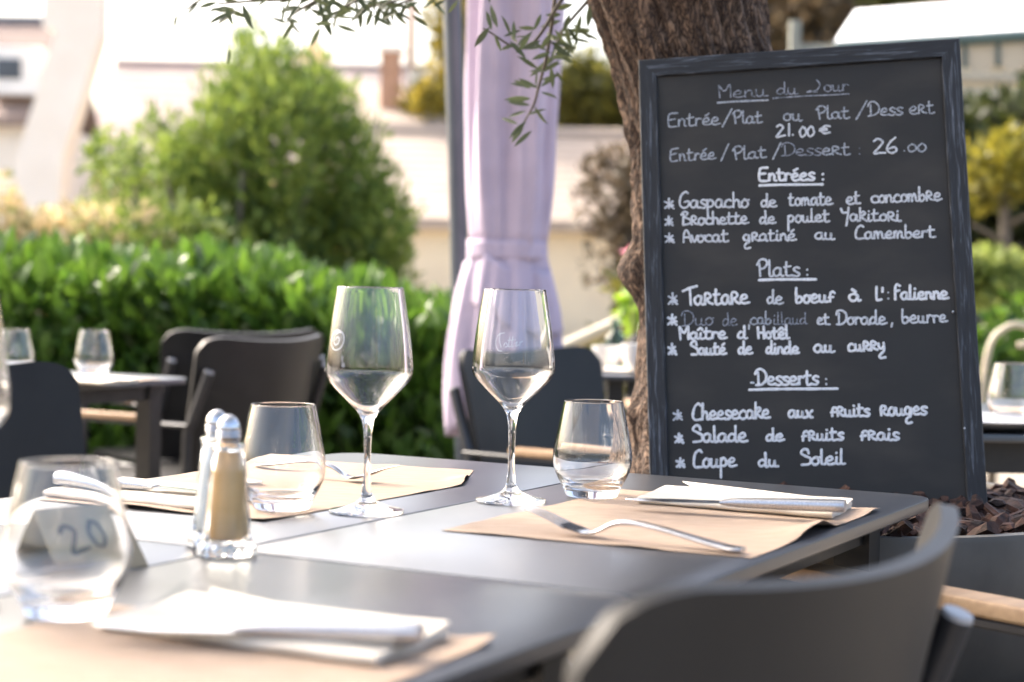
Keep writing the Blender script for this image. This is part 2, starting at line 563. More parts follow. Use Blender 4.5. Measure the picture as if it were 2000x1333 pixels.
def window(parent, x, y, z, w, h, shutters=None):
    """window on a wall facing -Y at local y"""
    fr = MB()
    t = .07
    fr.box((x, y - .03, z + h / 2), (w + 2 * t, .08, t)).box((x, y - .03, z - h / 2), (w + 2 * t, .08, t))
    fr.box((x - w / 2 - t / 2, y - .032, z), (t, .08, h)).box((x + w / 2 + t / 2, y - .032, z), (t, .08, h)).box((x, y - .025, z), (.05, .06, h))
    f = fr.build('window', M['white_paint'], parent)
    MB().box((x, y - .012, z), (w, .02, h)).build('pane', M['window'], f)
    if shutters:
        for s_ in (-1, 1):
            MB().box((x + s_ * (w * .75 + t), y - .03, z), (w * .45, .05, h + .1)).build('shutter', shutters, f)

def roof_pitched(parent, x0, x1, y0, y1, ze, zr, m, over=.35, ridge=None, courses=0):
    """gable roof, ridge along X; tile courses stepped on the front slope"""
    mb = MB()
    ym = (y0 + y1) / 2
    a, b_ = y0 - over, y1 + over
    sl = (zr - ze) / (ym - y0)
    zo = ze - sl * over
    t = .16
    vs_ = [(x0 - over, a, zo), (x1 + over, a, zo), (x1 + over, ym, zr), (x0 - over, ym, zr), (x1 + over, b_, zo), (x0 - over, b_, zo)]
    vs_ += [(p[0], p[1], p[2] + t) for p in vs_]
    fs = [(0, 3, 2, 1), (3, 5, 4, 2), (6, 7, 8, 9), (9, 8, 10, 11), (0, 1, 7, 6), (5, 11, 10, 4), (1, 2, 8, 7), (2, 4, 10, 8), (0, 6, 9, 3), (3, 9, 11, 5)]
    mb.add(vs_, fs)
    r = mb.build('roof', m, parent)
    if courses:
        mb = MB()
        for k in range(courses):
            f0, f1 = k / courses, (k + 1) / courses
            ya, yb = a + (ym - a) * f0, a + (ym - a) * f1
            za, zb = zo + (zr - zo) * f0 + t, zo + (zr - zo) * f1 + t
            mb.add([(x0 - over, ya, za + .025), (x1 + over, ya, za + .025), (x1 + over, yb, zb + .012), (x0 - over, yb, zb + .012),
                    (x0 - over, ya, za - .01), (x1 + over, ya, za - .01)], [(0, 1, 2, 3), (4, 5, 1, 0)])
        o_ = mb.build('tile_courses', m, r)
        o_['kind'] = 'stuff'
    if ridge:
        MB().tube([(x0 - over, ym, zr + t), (x1 + over, ym, zr + t)], .14, 8).build('ridge', ridge, r)
    return r

# house at far left: brown roof with a white dormer, broad pale gable on its right
h = empty('village_house', (-11.6, 35.0, 0))
tag(h, 'tall cream house with brown tiled roof, white dormer and broad white gable at far left', 'house')
wall_box('wall', (-2.1, 3, 2.0), (8.4, 5.6, 4.0), M['stucco_white'], h)
r = roof_pitched(h, -6.3, 1.75, .2, 5.8, 4.05, 6.15, M['tile'], .3, M['slate_dark'], 16)
d = wall_box('dormer', (1.65, 1.0, 4.95), (1.0, 1.9, .95), M['white_paint'], r)
MB().box((1.55, .04, 4.97), (.5, .03, .4)).build('window', M['window'], d)
# pale raking gable wall on the right
mb = MB()
pr = [(1.2, .0), (2.55, .0), (2.75, 3.2), (3.45, 5.6), (3.45, 7.6), (2.36, 7.6), (2.33, 5.75), (2.60, 5.68), (1.9, 3.4)]
vs_ = [(x, -.4, z) for x, z in pr] + [(x, .3, z) for x, z in pr]
n_ = len(pr)
mb.add(vs_, [tuple(range(n_)), tuple(reversed(range(n_, 2 * n_)))] + [(i, i + n_, (i + 1) % n_ + n_, (i + 1) % n_) for i in range(n_)])
mb.build('gable', M['stucco_white'], h)
window(h, -3.2, .2, 2.2, 1.0, 1.3)
window(h, -.6, .2, 2.2, 1.0, 1.3)

h = empty('long_roofed_house', (-5.2, 40.0, 0))
tag(h, 'long house with broad weathered pink brown tiled roof behind the green bush', 'house')
wall_box('wall', (0, 4, 1.7), (9.0, 7.6, 3.4), M['stucco'], h)
roof_pitched(h, -4.5, 4.5, .2, 7.8, 3.4, 6.0, M['tile_pink'], .25, M['tile_pink'], 14)
for x in (-3, -1, 1, 3):
    window(h, x, .2, 1.8, .8, 1.2)

h = empty('chimney_house', (-2.0, 33.0, 0))
tag(h, 'small pale house with a tall orange brick chimney left of the parasol', 'house')
wall_box('wall', (0, 2, 1.9), (3.0, 3.6, 3.8), M['stucco_yellow'], h)
r = roof_pitched(h, -1.4, 1.5, .2, 3.8, 3.8, 4.6, M['tile_beige'], .2, None, 8)
c_ = MB().box((-.42, .95, 4.55), (.36, .5, 1.5)).build('chimney', M['brick'], r)
MB().box((-.42, .95, 5.34), (.46, .6, .1)).build('chimney_cap', M['stucco_white'], c_)
MB().box((-.05, 1.1, 5.4), (.14, .14, 1.9)).build('chimney', M['brick'], r)
MB().box((.18, 1.0, 4.35), (.5, .6, 1.25)).build('chimney', M['stucco_white'], r)
window(h, 0, .2, 2.4, .8, 1.1)

h = empty('bell_turret', (-8.6, 75.0, 0))
tag(h, 'small ochre turret rising above the tip of the green bush', 'turret')
wall_box('wall', (0, .6, 5), (1.5, 1.5, 10.0), M['stucco_yellow'], h)
mb = MB().add([(-.9, -.3, 10), (.9, -.3, 10), (.9, 1.5, 10), (-.9, 1.5, 10), (0, .6, 11.3)], [(3, 2, 1, 0), (0, 1, 4), (1, 2, 4), (2, 3, 4), (3, 0, 4)])
mb.build('roof', M['stucco_yellow'], h)
for x in (-.4, .4):
    MB().box((x, -.16, 9.2), (.35, .02, .9)).build('opening', M['tile'], h)

h = empty('low_outbuilding', (1.7, 30.0, 0))
tag(h, 'low cream outbuilding with wide beige tiled roof behind the parasol and copper tree', 'outbuilding')
wall_box('wall', (0, 3, 1.0), (9.4, 5.6, 2.0), M['stucco'], h)
roof_pitched(h, -4.7, 4.7, .2, 5.8, 2.0, 3.55, M['tile_beige'], .3, M['tile_beige'], 12)
for x in (1.4, 3.4):
    window(h, x, .2, 1.15, .7, .9)

# restaurant front with awning at upper right
h = empty('restaurant_building', (4.6, 16.0, 0))
tag(h, 'cream restaurant front with horizontal mouldings at the right edge', 'building')
wall_box('wall', (1.6, 1.6, 1.6), (6.4, 3.0, 3.2), M['stucco'], h)
for z in (2.75, 2.9, 3.05):
    MB().box((1.6, .07, z), (6.45, .07, .05)).build('moulding', M['cream_paint'], h)
MB().box((1.6, .05, .9), (4.6, .05, 1.7)).build('window', M['window'], h)
for x in (-.9, 0.0, .9, 1.8, 2.7):
    MB().box((x, .0, .95), (.09, .09, 1.9)).build('mullion', M['valance_trim'], h)
a = empty('awning', (2.4, 8.4, 0))
tag(a, 'white sloping fabric awning with scalloped beige valance above the menu board', 'awning')
mb = MB()
zt = lambda x, y: 2.255 + .105 * x + .25 * y
pts = [(-.92, -.1), (1.4, -.5), (1.4, 1.0), (-.6, 1.1)]
vs_ = [(x, y, zt(x, y)) for x, y in pts] + [(x, y, zt(x, y) - .03) for x, y in pts]
mb.add(vs_, [(0, 1, 2, 3), (7, 6, 5, 4), (0, 4, 5, 1), (1, 5, 6, 2), (2, 6, 7, 3), (3, 7, 4, 0)])
mb.build('canopy', M['awning'], a)
fx = lambda t: (pts[0][0] + (pts[1][0] - pts[0][0]) * t, pts[0][1] + (pts[1][1] - pts[0][1]) * t - .015)
mb = MB()
K = 16
for k in range(K):
    vs_ = []
    m_ = 8
    for j in range(m_ + 1):
        t = (k + j / m_) / K
        x, y = fx(t)
        z = zt(x, y)
        dz = .14 + .05 * math.sin(PI * j / m_)
        vs_ += [(x, y, z - .05), (x, y, z - dz)]
    mb.add(vs_, [(2 * j, 2 * j + 1, 2 * j + 3, 2 * j + 2) for j in range(m_)])
    x, y = fx(k / K)
    MB().box((x, y - .008, zt(x, y) - .10), (.018, .012, .12)).build('valance_stripe', M['valance_trim'], a)
mb.build('valance', M['valance'], a)
x0, y0 = fx(0)
x1, y1 = fx(1)
MB().tube([(x0, y0 - .01, zt(x0, y0) - .03), (x1, y1 - .01, zt(x1, y1) - .03)], .028, 8).build('rail', M['valance_trim'], a)
MB().box((-1.09, .0, 1.12), (.05, .05, 2.24)).build('post', M['post_grey'], a)
MB().box((-.6, .02, 2.11), (1.0, .05, .05)).build('crossbar', M['post_grey'], a)

# ------------------------------------------------------------------ vegetation
rng = np.random.default_rng(7)
random.seed(7)

def blob_leaves(blobs, n, leaf, m, name, parent, shell=.55, up=.3, wr=.45, core=None):
    """leaf clumps: blobs (x,y,z,rx,ry,rz) relative to parent"""
    P, D, Q, L = [], [], [], []
    vol = np.array([b[3] * b[4] * b[5] for b in blobs]) ** .67
    cnt = (vol / vol.sum() * n).astype(int) + 1
    for (x, y, z, rx, ry, rz), c in zip(blobs, cnt):
        v = rng.normal(size=(c, 3))
        v /= np.linalg.norm(v, axis=1, keepdims=True)
        q = rng.uniform(shell, 1.08, size=(c, 1)) ** .7
        lump = 1 + .18 * np.sin(v[:, :1] * 7 + x) * np.sin(v[:, 2:3] * 6 + y) + .1 * rng.normal(size=(c, 1))
        p = v * q * lump * np.array([rx, ry, rz]) + np.array([x, y, z])
        d = v + rng.normal(size=(c, 3)) * .7 + np.array([0, 0, up])
        P.append(p)
        D.append(d)
        Q.append(rng.normal(size=(c, 3)) + v * .8)
        L.append(rng.uniform(.7, 1.3, size=c) * leaf)
    P, D, Q, L = map(np.concatenate, (P, D, Q, L))
    me = leaves_mesh(name, P, D, Q, L, L * wr)
    o_ = link(name, me, m, parent, None)
    o_['kind'] = 'stuff'
    return o_

def rand_blobs(cx, cy, cz, rx, ry, rz, k, s):
    out = []
    for _ in range(k):
        v = rng.normal(size=3)
        v /= np.linalg.norm(v)
        q = rng.uniform(.25, .85)
        r = s * rng.uniform(.7, 1.3)
        out.append((cx + v[0] * q * rx, cy + v[1] * q * ry, cz + v[2] * q * rz, r * rx, r * ry, r * rz))
    return out

def tree(name, label, loc, cz, rx, ry, rz, k, n, leaf, m, group=None, s=.42, cat='tree', trunk_r=.12, extra=()):
    t = empty(name, loc)
    tag(t, label, cat, group)
    mb = MB()
    mb.tube([(0, 0, -.05), (.03, .02, cz * .4), (-.02, 0, cz * .9), (.02, 0, cz + rz * .5)], [trunk_r * 1.3, trunk_r, trunk_r * .7, trunk_r * .2], 9)
    for j in range(7):
        a_ = j * 2.4
        z0 = cz * (.45 + .07 * j)
        mb.tube([(0, 0, z0), (math.cos(a_) * rx * .35, math.sin(a_) * ry * .35, z0 + rz * .25), (math.cos(a_) * rx * .7, math.sin(a_) * ry * .7, z0 + rz * .45)],
                [trunk_r * .45, trunk_r * .3, trunk_r * .1], 6)
    mb.build('trunk', M['wood_bark'], t, True)
    blob_leaves(rand_blobs(0, 0, cz, rx, ry, rz, k, s) + list(extra), n, leaf, m, 'crown', t)
    return t

# big light green bush in the middle distance
b_ = empty('feathery_bush', (-1.75, 11.0, 0))
tag(b_, 'big feathery light green bush rising behind the hedge', 'bush')
mb = MB()
for j in range(9):
    a_ = j * .7
    mb.tube([(.1 * math.cos(a_), .1 * math.sin(a_), 0), (.35 * math.cos(a_), .3 * math.sin(a_), .9), (.7 * math.cos(a_), .5 * math.sin(a_), 1.6)], [.04, .03, .012], 6)
mb.build('stem', M['wood_bark'], b_, True)
bl = []
for (x, z, w_, hh) in [(-.62, .95, .32, .5), (-.85, .75, .2, .42), (-.35, 1.35, .30, .5), (-.05, 1.6, .32, .55), (.12, 1.95, .26, .48), (.06, 2.36, .10, .26),
                       (.35, 1.75, .3, .5), (.62, 1.55, .28, .48), (.45, 1.2, .4, .5), (.72, 1.1, .3, .45), (.9, .9, .22, .34), (.15, .95, .5, .55),
                       (-.3, .8, .45, .5), (.5, .65, .4, .45), (-.1, 1.2, .4, .5), (-.72, 1.42, .11, .36), (-.95, 1.15, .12, .26), (.95, 1.25, .14, .3), (-.02, 1.9, .18, .30), (.4, 2.02, .18, .3), (.62, 1.85, .15, .30), (.82, 1.6, .16, .28), (-.52, 1.72, .09, .34), (.92, 1.3, .2, .3), (-.25, 1.55, .18, .34), (-.95, .9, .18, .2), (.28, 2.2, .14, .25), (.62, 2.02, .12, .22), (.48, 2.15, .13, .22), (-.5, .5, .5, .4)]:
    bl.append((x, rng.uniform(-.3, .3), z, w_, w_ * 1.1, hh))
blob_leaves([(a_[0] * 1.02, a_[1], a_[2], a_[3] * .97, a_[4] * .97, a_[5] * .97) for a_ in bl], 30000, .075, M['bush'], 'foliage', b_, shell=.35, up=1.3, wr=.32)

b_ = empty('yellow_bush', (-2.85, 9.5, 0))
tag(b_, 'pale yellow and cream flowering bush behind the hedge at far left', 'bush')
mb = MB()
for j in range(6):
    a_ = j * 1.05
    mb.tube([(0, 0, 0), (.3 * math.cos(a_), .3 * math.sin(a_), .7), (.6 * math.cos(a_), .5 * math.sin(a_), 1.1)], [.03, .02, .01], 6)
mb.build('stem', M['wood_bark'], b_, True)
blob_leaves(rand_blobs(.1, 0, .95, .95, .5, .5, 16, .42), 7000, .07, M['yellow_bush'], 'foliage', b_, wr=.5)
b_ = empty('loose_green_bush', (-2.05, 9.9, 0))
tag(b_, 'loose pale green bush between the yellow bush and the feathery bush', 'bush')
mb = MB()
for j in range(5):
    a_ = j * 1.25
    mb.tube([(0, 0, 0), (.2 * math.cos(a_), .2 * math.sin(a_), .7), (.4 * math.cos(a_), .3 * math.sin(a_), 1.2)], [.03, .02, .01], 6)
mb.build('stem', M['wood_bark'], b_, True)
blob_leaves(rand_blobs(-.1, 0, 1.0, .55, .5, .5, 9, .38) + [(-.2, 0, 1.62, .14, .2, .14)], 3000, .07, M['bush'], 'foliage', b_, wr=.4)

tree('yellow_leaved_tree', 'tree with bright yellow leaves behind the parasol pole', (-1.15, 34, 0), 4.6, 1.0, 1.0, 1.9, 14, 5000, .22, M['yellow_tree'])
G = 'dark trees behind the low outbuilding'
tree('dark_tree', 'dense dark green tree between the parasol and the olive trunk', (1.55, 38, 0), 4.5, 1.9, 1.5, 1.5, 16, 6000, .28, M['olive_green'], G)
tree('dark_tree', 'tall brown green tree above the top edge of the menu board', (5.6, 32, 0), 5.2, 3.0, 2, 2.9, 24, 14000, .3, M['olive_green'], G)
tree('dark_tree', 'shadowy tree right of the olive trunk behind the awning post', (4.1, 26, 0), 4.0, 1.3, 1.3, 2.2, 16, 8000, .25, M['red_tree'], G)
tree('dark_tree', 'dark tree at the right edge under the awning', (4.4, 13.6, 0), 1.55, 1.5, .6, 1.0, 26, 20000, .15, M['dark_tree'], G)
tree('yellow_green_tree', 'shrub with glowing yellow green leaves right of the menu board', (3.45, 12.4, 0), 1.80, .40, .4, .30, 7, 800, .12, M['yellow_green'], None, cat='tree', trunk_r=.05)
tree('copper_tree', 'slender tree with copper brown leaves left of the olive trunk', (.80, 12.0, 0), 1.50, .46, .4, .70, 14, 1700, .085, M['red_tree'], s=.36, trunk_r=.04)
tree('leafy_shrub', 'bushy dark green shrub with mixed leaves behind the olive trunk', (.80, 9.5, 0), .66, .50, .4, .46, 12, 3600, .08, M['olive_green'], cat='shrub', trunk_r=.03)
tree('bright_leaved_shrub', 'bright yellow green shrub just left of the olive trunk', (.62, 7.6, 0), .88, .16, .2, .16, 5, 450, .08, M['bright_shrub'], cat='shrub', trunk_r=.015)
tree('round_shrub', 'rounded pale green shrub right of the menu board', (2.35, 8.6, 0), 1.03, .28, .3, .22, 8, 2600, .06, M['round_shrub'], cat='shrub', trunk_r=.02)
tree('low_green_shrub', 'low bright green shrub behind the scrolled iron rail', (2.35, 7.9, 0), .62, .6, .3, .32, 10, 3500, .07, M['laurel'], cat='shrub', trunk_r=.02)
f_ = empty('pink_rose', (.425, 6.3, 0))
tag(f_, 'pink rose bloom left of the olive trunk', 'flower')
MB().tube([(0, .02, 0), (.01, .0, .6), (0, 0, 1.07)], [.006, .005, .004], 6).build('stem', M['wood_bark'], f_)
for ring, (k_, r_, t_) in enumerate([(5, .012, .2), (7, .026, .6), (8, .04, 1.0)]):
    for j in range(k_):
        a_ = 2 * PI * j / k_ + ring * .4
        pm = MB()
        c_ = Vector((math.cos(a_), math.sin(a_), 0))
        s_ = Vector((-c_.y, c_.x, 0))
        vs_ = []
        for u_ in range(4):
            for w_ in (-1, 0, 1):
                q = u_ / 3
                p = c_ * (r_ * (.3 + q * t_)) + s_ * w_ * .022 * math.sin(PI * (.15 + .7 * q)) + Vector((0, 0, 1.07 + .045 * q * (1.2 - t_ * .5)))
                vs_.append(p - c_ * abs(w_) * .006)
        pm.add(vs_, [(i * 3 + j2, i * 3 + j2 + 1, i * 3 + j2 + 4, i * 3 + j2 + 3) for i in range(3) for j2 in range(2)])
        pm.build('petal', M['pink'], f_, True)

# laurel hedge
hg = empty('laurel_hedge', (-1.75, 6.0, 0))
tag(hg, 'bright green laurel hedge running behind the left tables', 'hedge')
def hedge_top(x):       # world x
    return 1.03 + .05 * math.sin(x * 2.1 + 1) + .035 * math.sin(x * 5.3) - .20 * max(0, min(1, (x + 1.45) / 1.25)) ** 1.4
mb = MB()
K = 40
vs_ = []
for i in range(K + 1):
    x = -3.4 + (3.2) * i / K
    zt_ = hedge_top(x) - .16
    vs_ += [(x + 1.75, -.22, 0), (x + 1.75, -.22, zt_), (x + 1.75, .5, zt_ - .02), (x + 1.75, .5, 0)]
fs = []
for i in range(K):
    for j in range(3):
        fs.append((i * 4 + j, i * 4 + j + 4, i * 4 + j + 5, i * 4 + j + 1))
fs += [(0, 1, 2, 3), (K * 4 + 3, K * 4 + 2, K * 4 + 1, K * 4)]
core = MB().add(vs_, fs).build('shaded_twig_mass', M['shaded_core'], hg)  # solid stand-in for inner twigs, coloured dark as the shade between leaves
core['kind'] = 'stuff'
def hedge_leaf(n, front):
    x = rng.uniform(-3.5, -.12, n)
    top = np.array([hedge_top(t) for t in x])
    ontop = rng.uniform(size=n) < .33
    z = np.where(ontop, top - rng.uniform(-.055, .14, n) + .03 * np.sin(x * 17) * np.sin(x * 5 + 1), top * rng.uniform(.04, 1.0, n) ** .85)
    y = np.where(ontop, rng.uniform(5.7, 6.4, n), 5.74 - rng.uniform(-.05, .17, n) ** 1.0 + .06 * np.sin(x * 9) * np.sin(z * 8 + x * 3))
    if front:
        y -= .03
    D = np.stack([rng.normal(size=n) * .55, -rng.uniform(.1, 1.0, n), rng.uniform(.3, 1.5, n)], 1)
    D[ontop] = np.stack([rng.normal(size=n) * .35, rng.normal(size=n) * .35, rng.uniform(.7, 1.4, n)], 1)[ontop]
    Q = np.stack([rng.normal(size=n) * .6, -np.ones(n) * .8, rng.uniform(-.2, 1, n)], 1)
    return np.stack([x + 1.75, y - 6.0, z], 1), D, Q, rng.uniform(.05, .12, n)
P, D, Q, L = hedge_leaf(15500, False)
me = leaves_mesh('foliage', P, D, Q, L, L * .36)
lv = link('foliage', me, M['laurel'], hg, None)
lv['kind'] = 'stuff'
ul = unit_leaf('laurel_leaf', M['laurel'], .36, .12)
P, D, Q, L = hedge_leaf(290, True)
for i in range(290):
    o = bpy.data.objects.new('leaf', ul)
    COL.objects.link(o)
    d_ = Vector(D[i]).normalized()
    s_ = Vector(Q[i]).cross(d_).normalized()
    u_ = d_.cross(s_)
    Mx = Matrix((d_ * L[i], s_ * L[i], u_ * L[i])).transposed().to_4x4()
    Mx.translation = Vector(P[i])
    o.parent = hg
    o.matrix_basis = Mx

# cream handrail left of the trunk, scrolled iron rail at the right
hr = empty('handrail', (.2, 8.0, 0))
tag(hr, 'cream sloping handrail behind the table left of the olive trunk', 'handrail')
MB().tube([(-.25, -.1, .57), (.03, 0, .685), (.39, .02, .855), (1.2, .1, 1.24)], .03, 10).build('rail', M['cream_paint'], hr, True)
for x, z in ((-.15, .6), (.55, .92), (1.1, 1.18)):
    MB().tube([(x, .0, 0), (x, 0, z)], .015, 8).build('post', M['cream_paint'], hr, True)
sr = empty('scroll_rail', (1.62, 6.0, 0))
tag(sr, 'cream wrought iron rail curling into a scroll right of the menu board', 'railing')
pts = [(-.02, 0, 0), (-.02, 0, .5), (.0, 0, .78), (.06, 0, .86), (.12, 0, .865), (.145, 0, .835), (.13, 0, .805), (.10, 0, .80)]
MB().tube(spline(pts, 6), .011, 10).build('rail', M['cream_paint'], sr, True)
MB().tube([(-.06, .02, 0), (-.06, .02, .7)], .02, 8).build('post', M['cream_paint'], sr, True)
# ------------------------------------------------------------------ parasol
pz = empty('closed_parasol', (-.115, 4.5, 0))
tag(pz, 'closed lilac parasol tied in the middle, hanging beside its leaning grey blue mast', 'parasol')
MB().box((0, 0, .03), (.62, .62, .06), None, .008).build('base', M['frame_black'], pz)
MB().tube([(.02, 0, .05), (0, 0, .53), (-.017, 0, .915), (-.035, 0, 1.305), (-.055, 0, 1.70), (-.09, 0, 2.5)], .0235, 16).build('mast', M['parasol_metal'], pz, True)
MB().tube([(-.09, 0, 2.45), (.05, -.1, 2.56), (.17, -.15, 2.5)], .02, 10).build('arm', M['parasol_metal'], pz, True)
def cloth(name, zs, ctr, rad_, folds, depth, bottom=None, m=M['lilac'], ph=0.0):
    n = 144
    vs_, fs = [], []
    for i, z in enumerate(zs):
        r = np.interp(z, [q[0] for q in rad_], [q[1] for q in rad_])
        dx = np.interp(z, [q[0] for q in ctr], [q[1] for q in ctr])
        dp = np.interp(z, [q[0] for q in depth], [q[1] for q in depth])
        for k in range(n):
            a = 2 * PI * k / n
            w = math.sin(folds * a + ph + .9 * math.sin(z * 2.1)) + .5 * math.sin((folds * 2 - 3) * a + 1.3 + z * 1.7) + .28 * math.sin((folds * 3 + 1) * a + z * 4) + .14 * math.sin(23 * a + 2 * math.sin(z * 5))
            q = r * (1 + dp * w)
            zz = z
            if bottom is not None and i == 0:
                zz = z + bottom(a)
            elif bottom is not None:
                f = max(0, 1 - (z - zs[0]) / .35)
                zz = z + bottom(a) * f
            vs_.append((dx + q * math.cos(a), -.17 + q * .72 * math.sin(a), zz))
    for i in range(len(zs) - 1):
        for k in range(n):
            fs.append((i * n + k, i * n + (k + 1) % n, (i + 1) * n + (k + 1) % n, (i + 1) * n + k))
    o_ = mesh(name, vs_, fs, m, pz, True)
    sm_ = o_.modifiers.new('thickness', 'SOLIDIFY')
    sm_.thickness = .003
    return o_
zs = [1.06 + i * .045 for i in range(32)]
cloth('canopy', zs, [(1.0, .098), (1.35, .100), (1.75, .112), (2.4, .12)], [(1.05, .092), (1.18, .102), (1.45, .109), (1.75, .108), (2.5, .08)], 5,
      [(1.05, .06), (1.25, .16), (1.9, .15), (2.5, .1)])
zs = [.63 + i * .0206 for i in range(22)]
cloth('skirt', zs, [(.6, .088), (.8, .085), (1.06, .097)], [(.58, .118), (.72, .126), (.85, .122), (.98, .108), (1.045, .093), (1.07, .093)], 5,
      [(.6, .16), (.9, .12), (1.04, .06)], bottom=lambda a: .09 * math.sin(a - .2) ** 2 + .11 * max(0, math.cos(a)) - .03 * max(0, -math.cos(a)), ph=.9)
zs = [1.035 + i * .012 for i in range(5)]
cloth('tie_strap', zs, [(1, .095)], [(1.0, .0985), (1.1, .0985)], 5, [(1, .05)])
# loose pleats folded over just under the strap
zs = [.885 + i * .018 for i in range(9)]
cloth('upper_flap', zs, [(.88, .092), (1.05, .098)], [(.88, .125), (.95, .117), (1.04, .098)], 4, [(.88, .13), (1.04, .05)],
      bottom=lambda a: .03 * math.sin(2 * a) + .012 * math.sin(5 * a), ph=2.0)

# ------------------------------------------------------------------ planter with mulch
PC = (.41, 2.36)
pl = empty('round_planter', (PC[0], PC[1], 0))
tag(pl, 'large round taupe planter full of bark mulch holding the olive tree', 'planter')
MB().lathe([(.0, 0), (.16, 0), (.17, .02), (.18, .36), (.27, .43), (.345, .50), (.368, .60), (.375, .695), (.373, .702), (.357, .702), (.353, .695), (.352, .66), (.0, .66)], 120).build('bowl', M['planter'], pl, angle=40)
mb = MB()
n = 44
vs_ = [(0, 0, .70)]
for r_ in (.06, .12, .18, .24, .30, .351):
    for k in range(n):
        a = 2 * PI * k / n
        vs_.append((r_ * math.cos(a), r_ * math.sin(a), .688 - .012 * (r_ / .351) ** 2 + .012 * noise.noise(Vector((r_ * 9 * math.cos(a), r_ * 9 * math.sin(a), 3)))))
fs = [(0, 1 + k, 1 + (k + 1) % n) for k in range(n)]
for i in range(5):
    for k in range(n):
        fs.append((1 + i * n + k, 1 + (i + 1) * n + k, 1 + (i + 1) * n + (k + 1) % n, 1 + i * n + (k + 1) % n))
mulch = mesh('mulch', vs_, fs, M['soil'], pl, True)
def chip_mesh(seed):
    rs = random.Random(seed)
    mb = MB()
    L_, W_, T_ = .019 * rs.uniform(.8, 1.6), .0095 * rs.uniform(.7, 1.3), .0045 * rs.uniform(.7, 1.4)
    rings = []
    for i in range(4):
        t = i / 3
        w = W_ * (.45 + .9 * math.sin(PI * (.12 + .76 * t))) * rs.uniform(.8, 1.2)
        h_ = T_ * rs.uniform(.6, 1.2)
        y = rs.uniform(-.15, .15) * W_
        bz = .004 * math.sin(t * PI) * rs.uniform(-1, 1)
        x = (t - .5) * 2 * L_
        rings.append([(x, y - w, bz), (x + rs.uniform(-.003, .003), y - w * .5, bz + h_), (x, y + w * .6, bz + h_ * rs.uniform(.6, 1.2)), (x, y + w, bz), (x, y, bz - h_)])
    vs_ = [p for r in rings for p in r]
    fs = [(4, 3, 2, 1, 0), (15, 16, 17, 18, 19)]
    for i in range(3):
        for k in range(5):
            fs.append((i * 5 + k, i * 5 + (k + 1) % 5, (i + 1) * 5 + (k + 1) % 5, (i + 1) * 5 + k))
    me = bpy.data.meshes.new('bark_chip')
    me.from_pydata(vs_, [], fs)
    me.materials.append(M['bark_chip'])
    return me
chips = [chip_mesh(i) for i in range(8)]
placed = 0
extra = MB()
for i in range(2600):
    r_ = .345 * math.sqrt(random.random())
    a = random.uniform(0, 2 * PI)
    x, y = r_ * math.cos(a), r_ * math.sin(a)
    if math.hypot(x + .11, y - .14) < .10:
        continue
    z = .690 - .012 * (r_ / .351) ** 2 + random.uniform(-.004, .018)
    e = Euler((random.gauss(0, .45), random.gauss(0, .45), random.uniform(0, 2 * PI)))
    s_ = random.uniform(.7, 1.35)
    wx, wy = x + PC[0], y + PC[1]
    infront = (wy < 2.38 and wx > .30 and wx < .72) or (wx > .58 and wy < 3.0)
    me = chips[i % 8]
    if infront and placed < 280:
        o = bpy.data.objects.new('bark_chip', me)
        COL.objects.link(o)
        o.parent = mulch
        o.location = (x, y, z)
        o.rotation_euler = e
        o.scale = (s_, s_, s_)
        placed += 1
    elif i % 2:
        R = e.to_matrix() * s_
        extra.add([Vector((x, y, z)) + R @ v.co for v in me.vertices], [tuple(p.vertices) for p in me.polygons])
lt = extra.build('chip_litter', M['bark_chip'], mulch)
lt['kind'] = 'stuff'

# ------------------------------------------------------------------ olive tree
TB = Vector((.30, 2.50, .66))
ot = empty('olive_tree', TB)
tag(ot, 'old olive tree with thick fissured trunk behind the menu board', 'tree')
path = [(.62, .335, .20), (.70, .318, .165), (.77, .308, .142), (.84, .305, .126), (.92, .302, .117), (1.045, .297, .112), (1.18, .290, .113), (1.30, .262, .121),
        (1.357, .243, .126), (1.45, .218, .138), (1.55, .20, .15), (1.68, .20, .13), (1.80, .21, .07)]
nz_, na = 240, 200
vs_, fs = [], []
zz = [p[0] for p in path]
for i in range(nz_ + 1):
    z = .62 + (1.80 - .62) * i / nz_
    cx = np.interp(z, zz, [p[1] for p in path])
    r = np.interp(z, zz, [p[2] for p in path])
    for k in range(na):
        a = 2 * PI * k / na
        ux, uy = math.cos(a), math.sin(a)
        q = Vector((ux * 1.6, uy * 1.6, z * 1.7))
        big = noise.noise(q * 1.3) * .13 + noise.noise(q * 3.0) * .06
        tw_ = a + z * 1.1
        p2 = Vector((math.cos(tw_) * 9, math.sin(tw_) * 9, z * 6))
        fis = abs(noise.noise(p2)) * 1.0 + .5 * abs(noise.noise(p2 * 2.1 + Vector((5, 1, 2))))
        p3 = Vector((ux * 17, uy * 17, z * 34))
        plate = noise.noise(p3)
        knob = .0
        for (ka, kz, kr, kh) in ((PI * 1.03, 1.0, .058, .030), (PI * 1.1, .80, .05, .022), (PI * 1.3, .74, .06, .03), (-.6, .8, .06, .03), (PI * 1.5, 1.42, .05, .02)):
            da = (a - ka + PI) % (2 * PI) - PI
            d2 = (da * r) ** 2 + (z - kz) ** 2
            knob += kh * math.exp(-d2 / (kr * .6) ** 2)
        rr = r * (1 + big) - .012 * max(0, .35 - fis) / .35 + .004 * plate + knob
        yc = .14 * min(1, max(0, (z - .68) / .55)) ** .8
        vs_.append((cx + rr * ux - TB.x, rr * uy + yc, z - TB.z))
for i in range(nz_):
    for k in range(na):
        fs.append((i * na + k, i * na + (k + 1) % na, (i + 1) * na + (k + 1) % na, (i + 1) * na + k))
mesh('trunk', vs_, fs, M['bark'], ot, True)
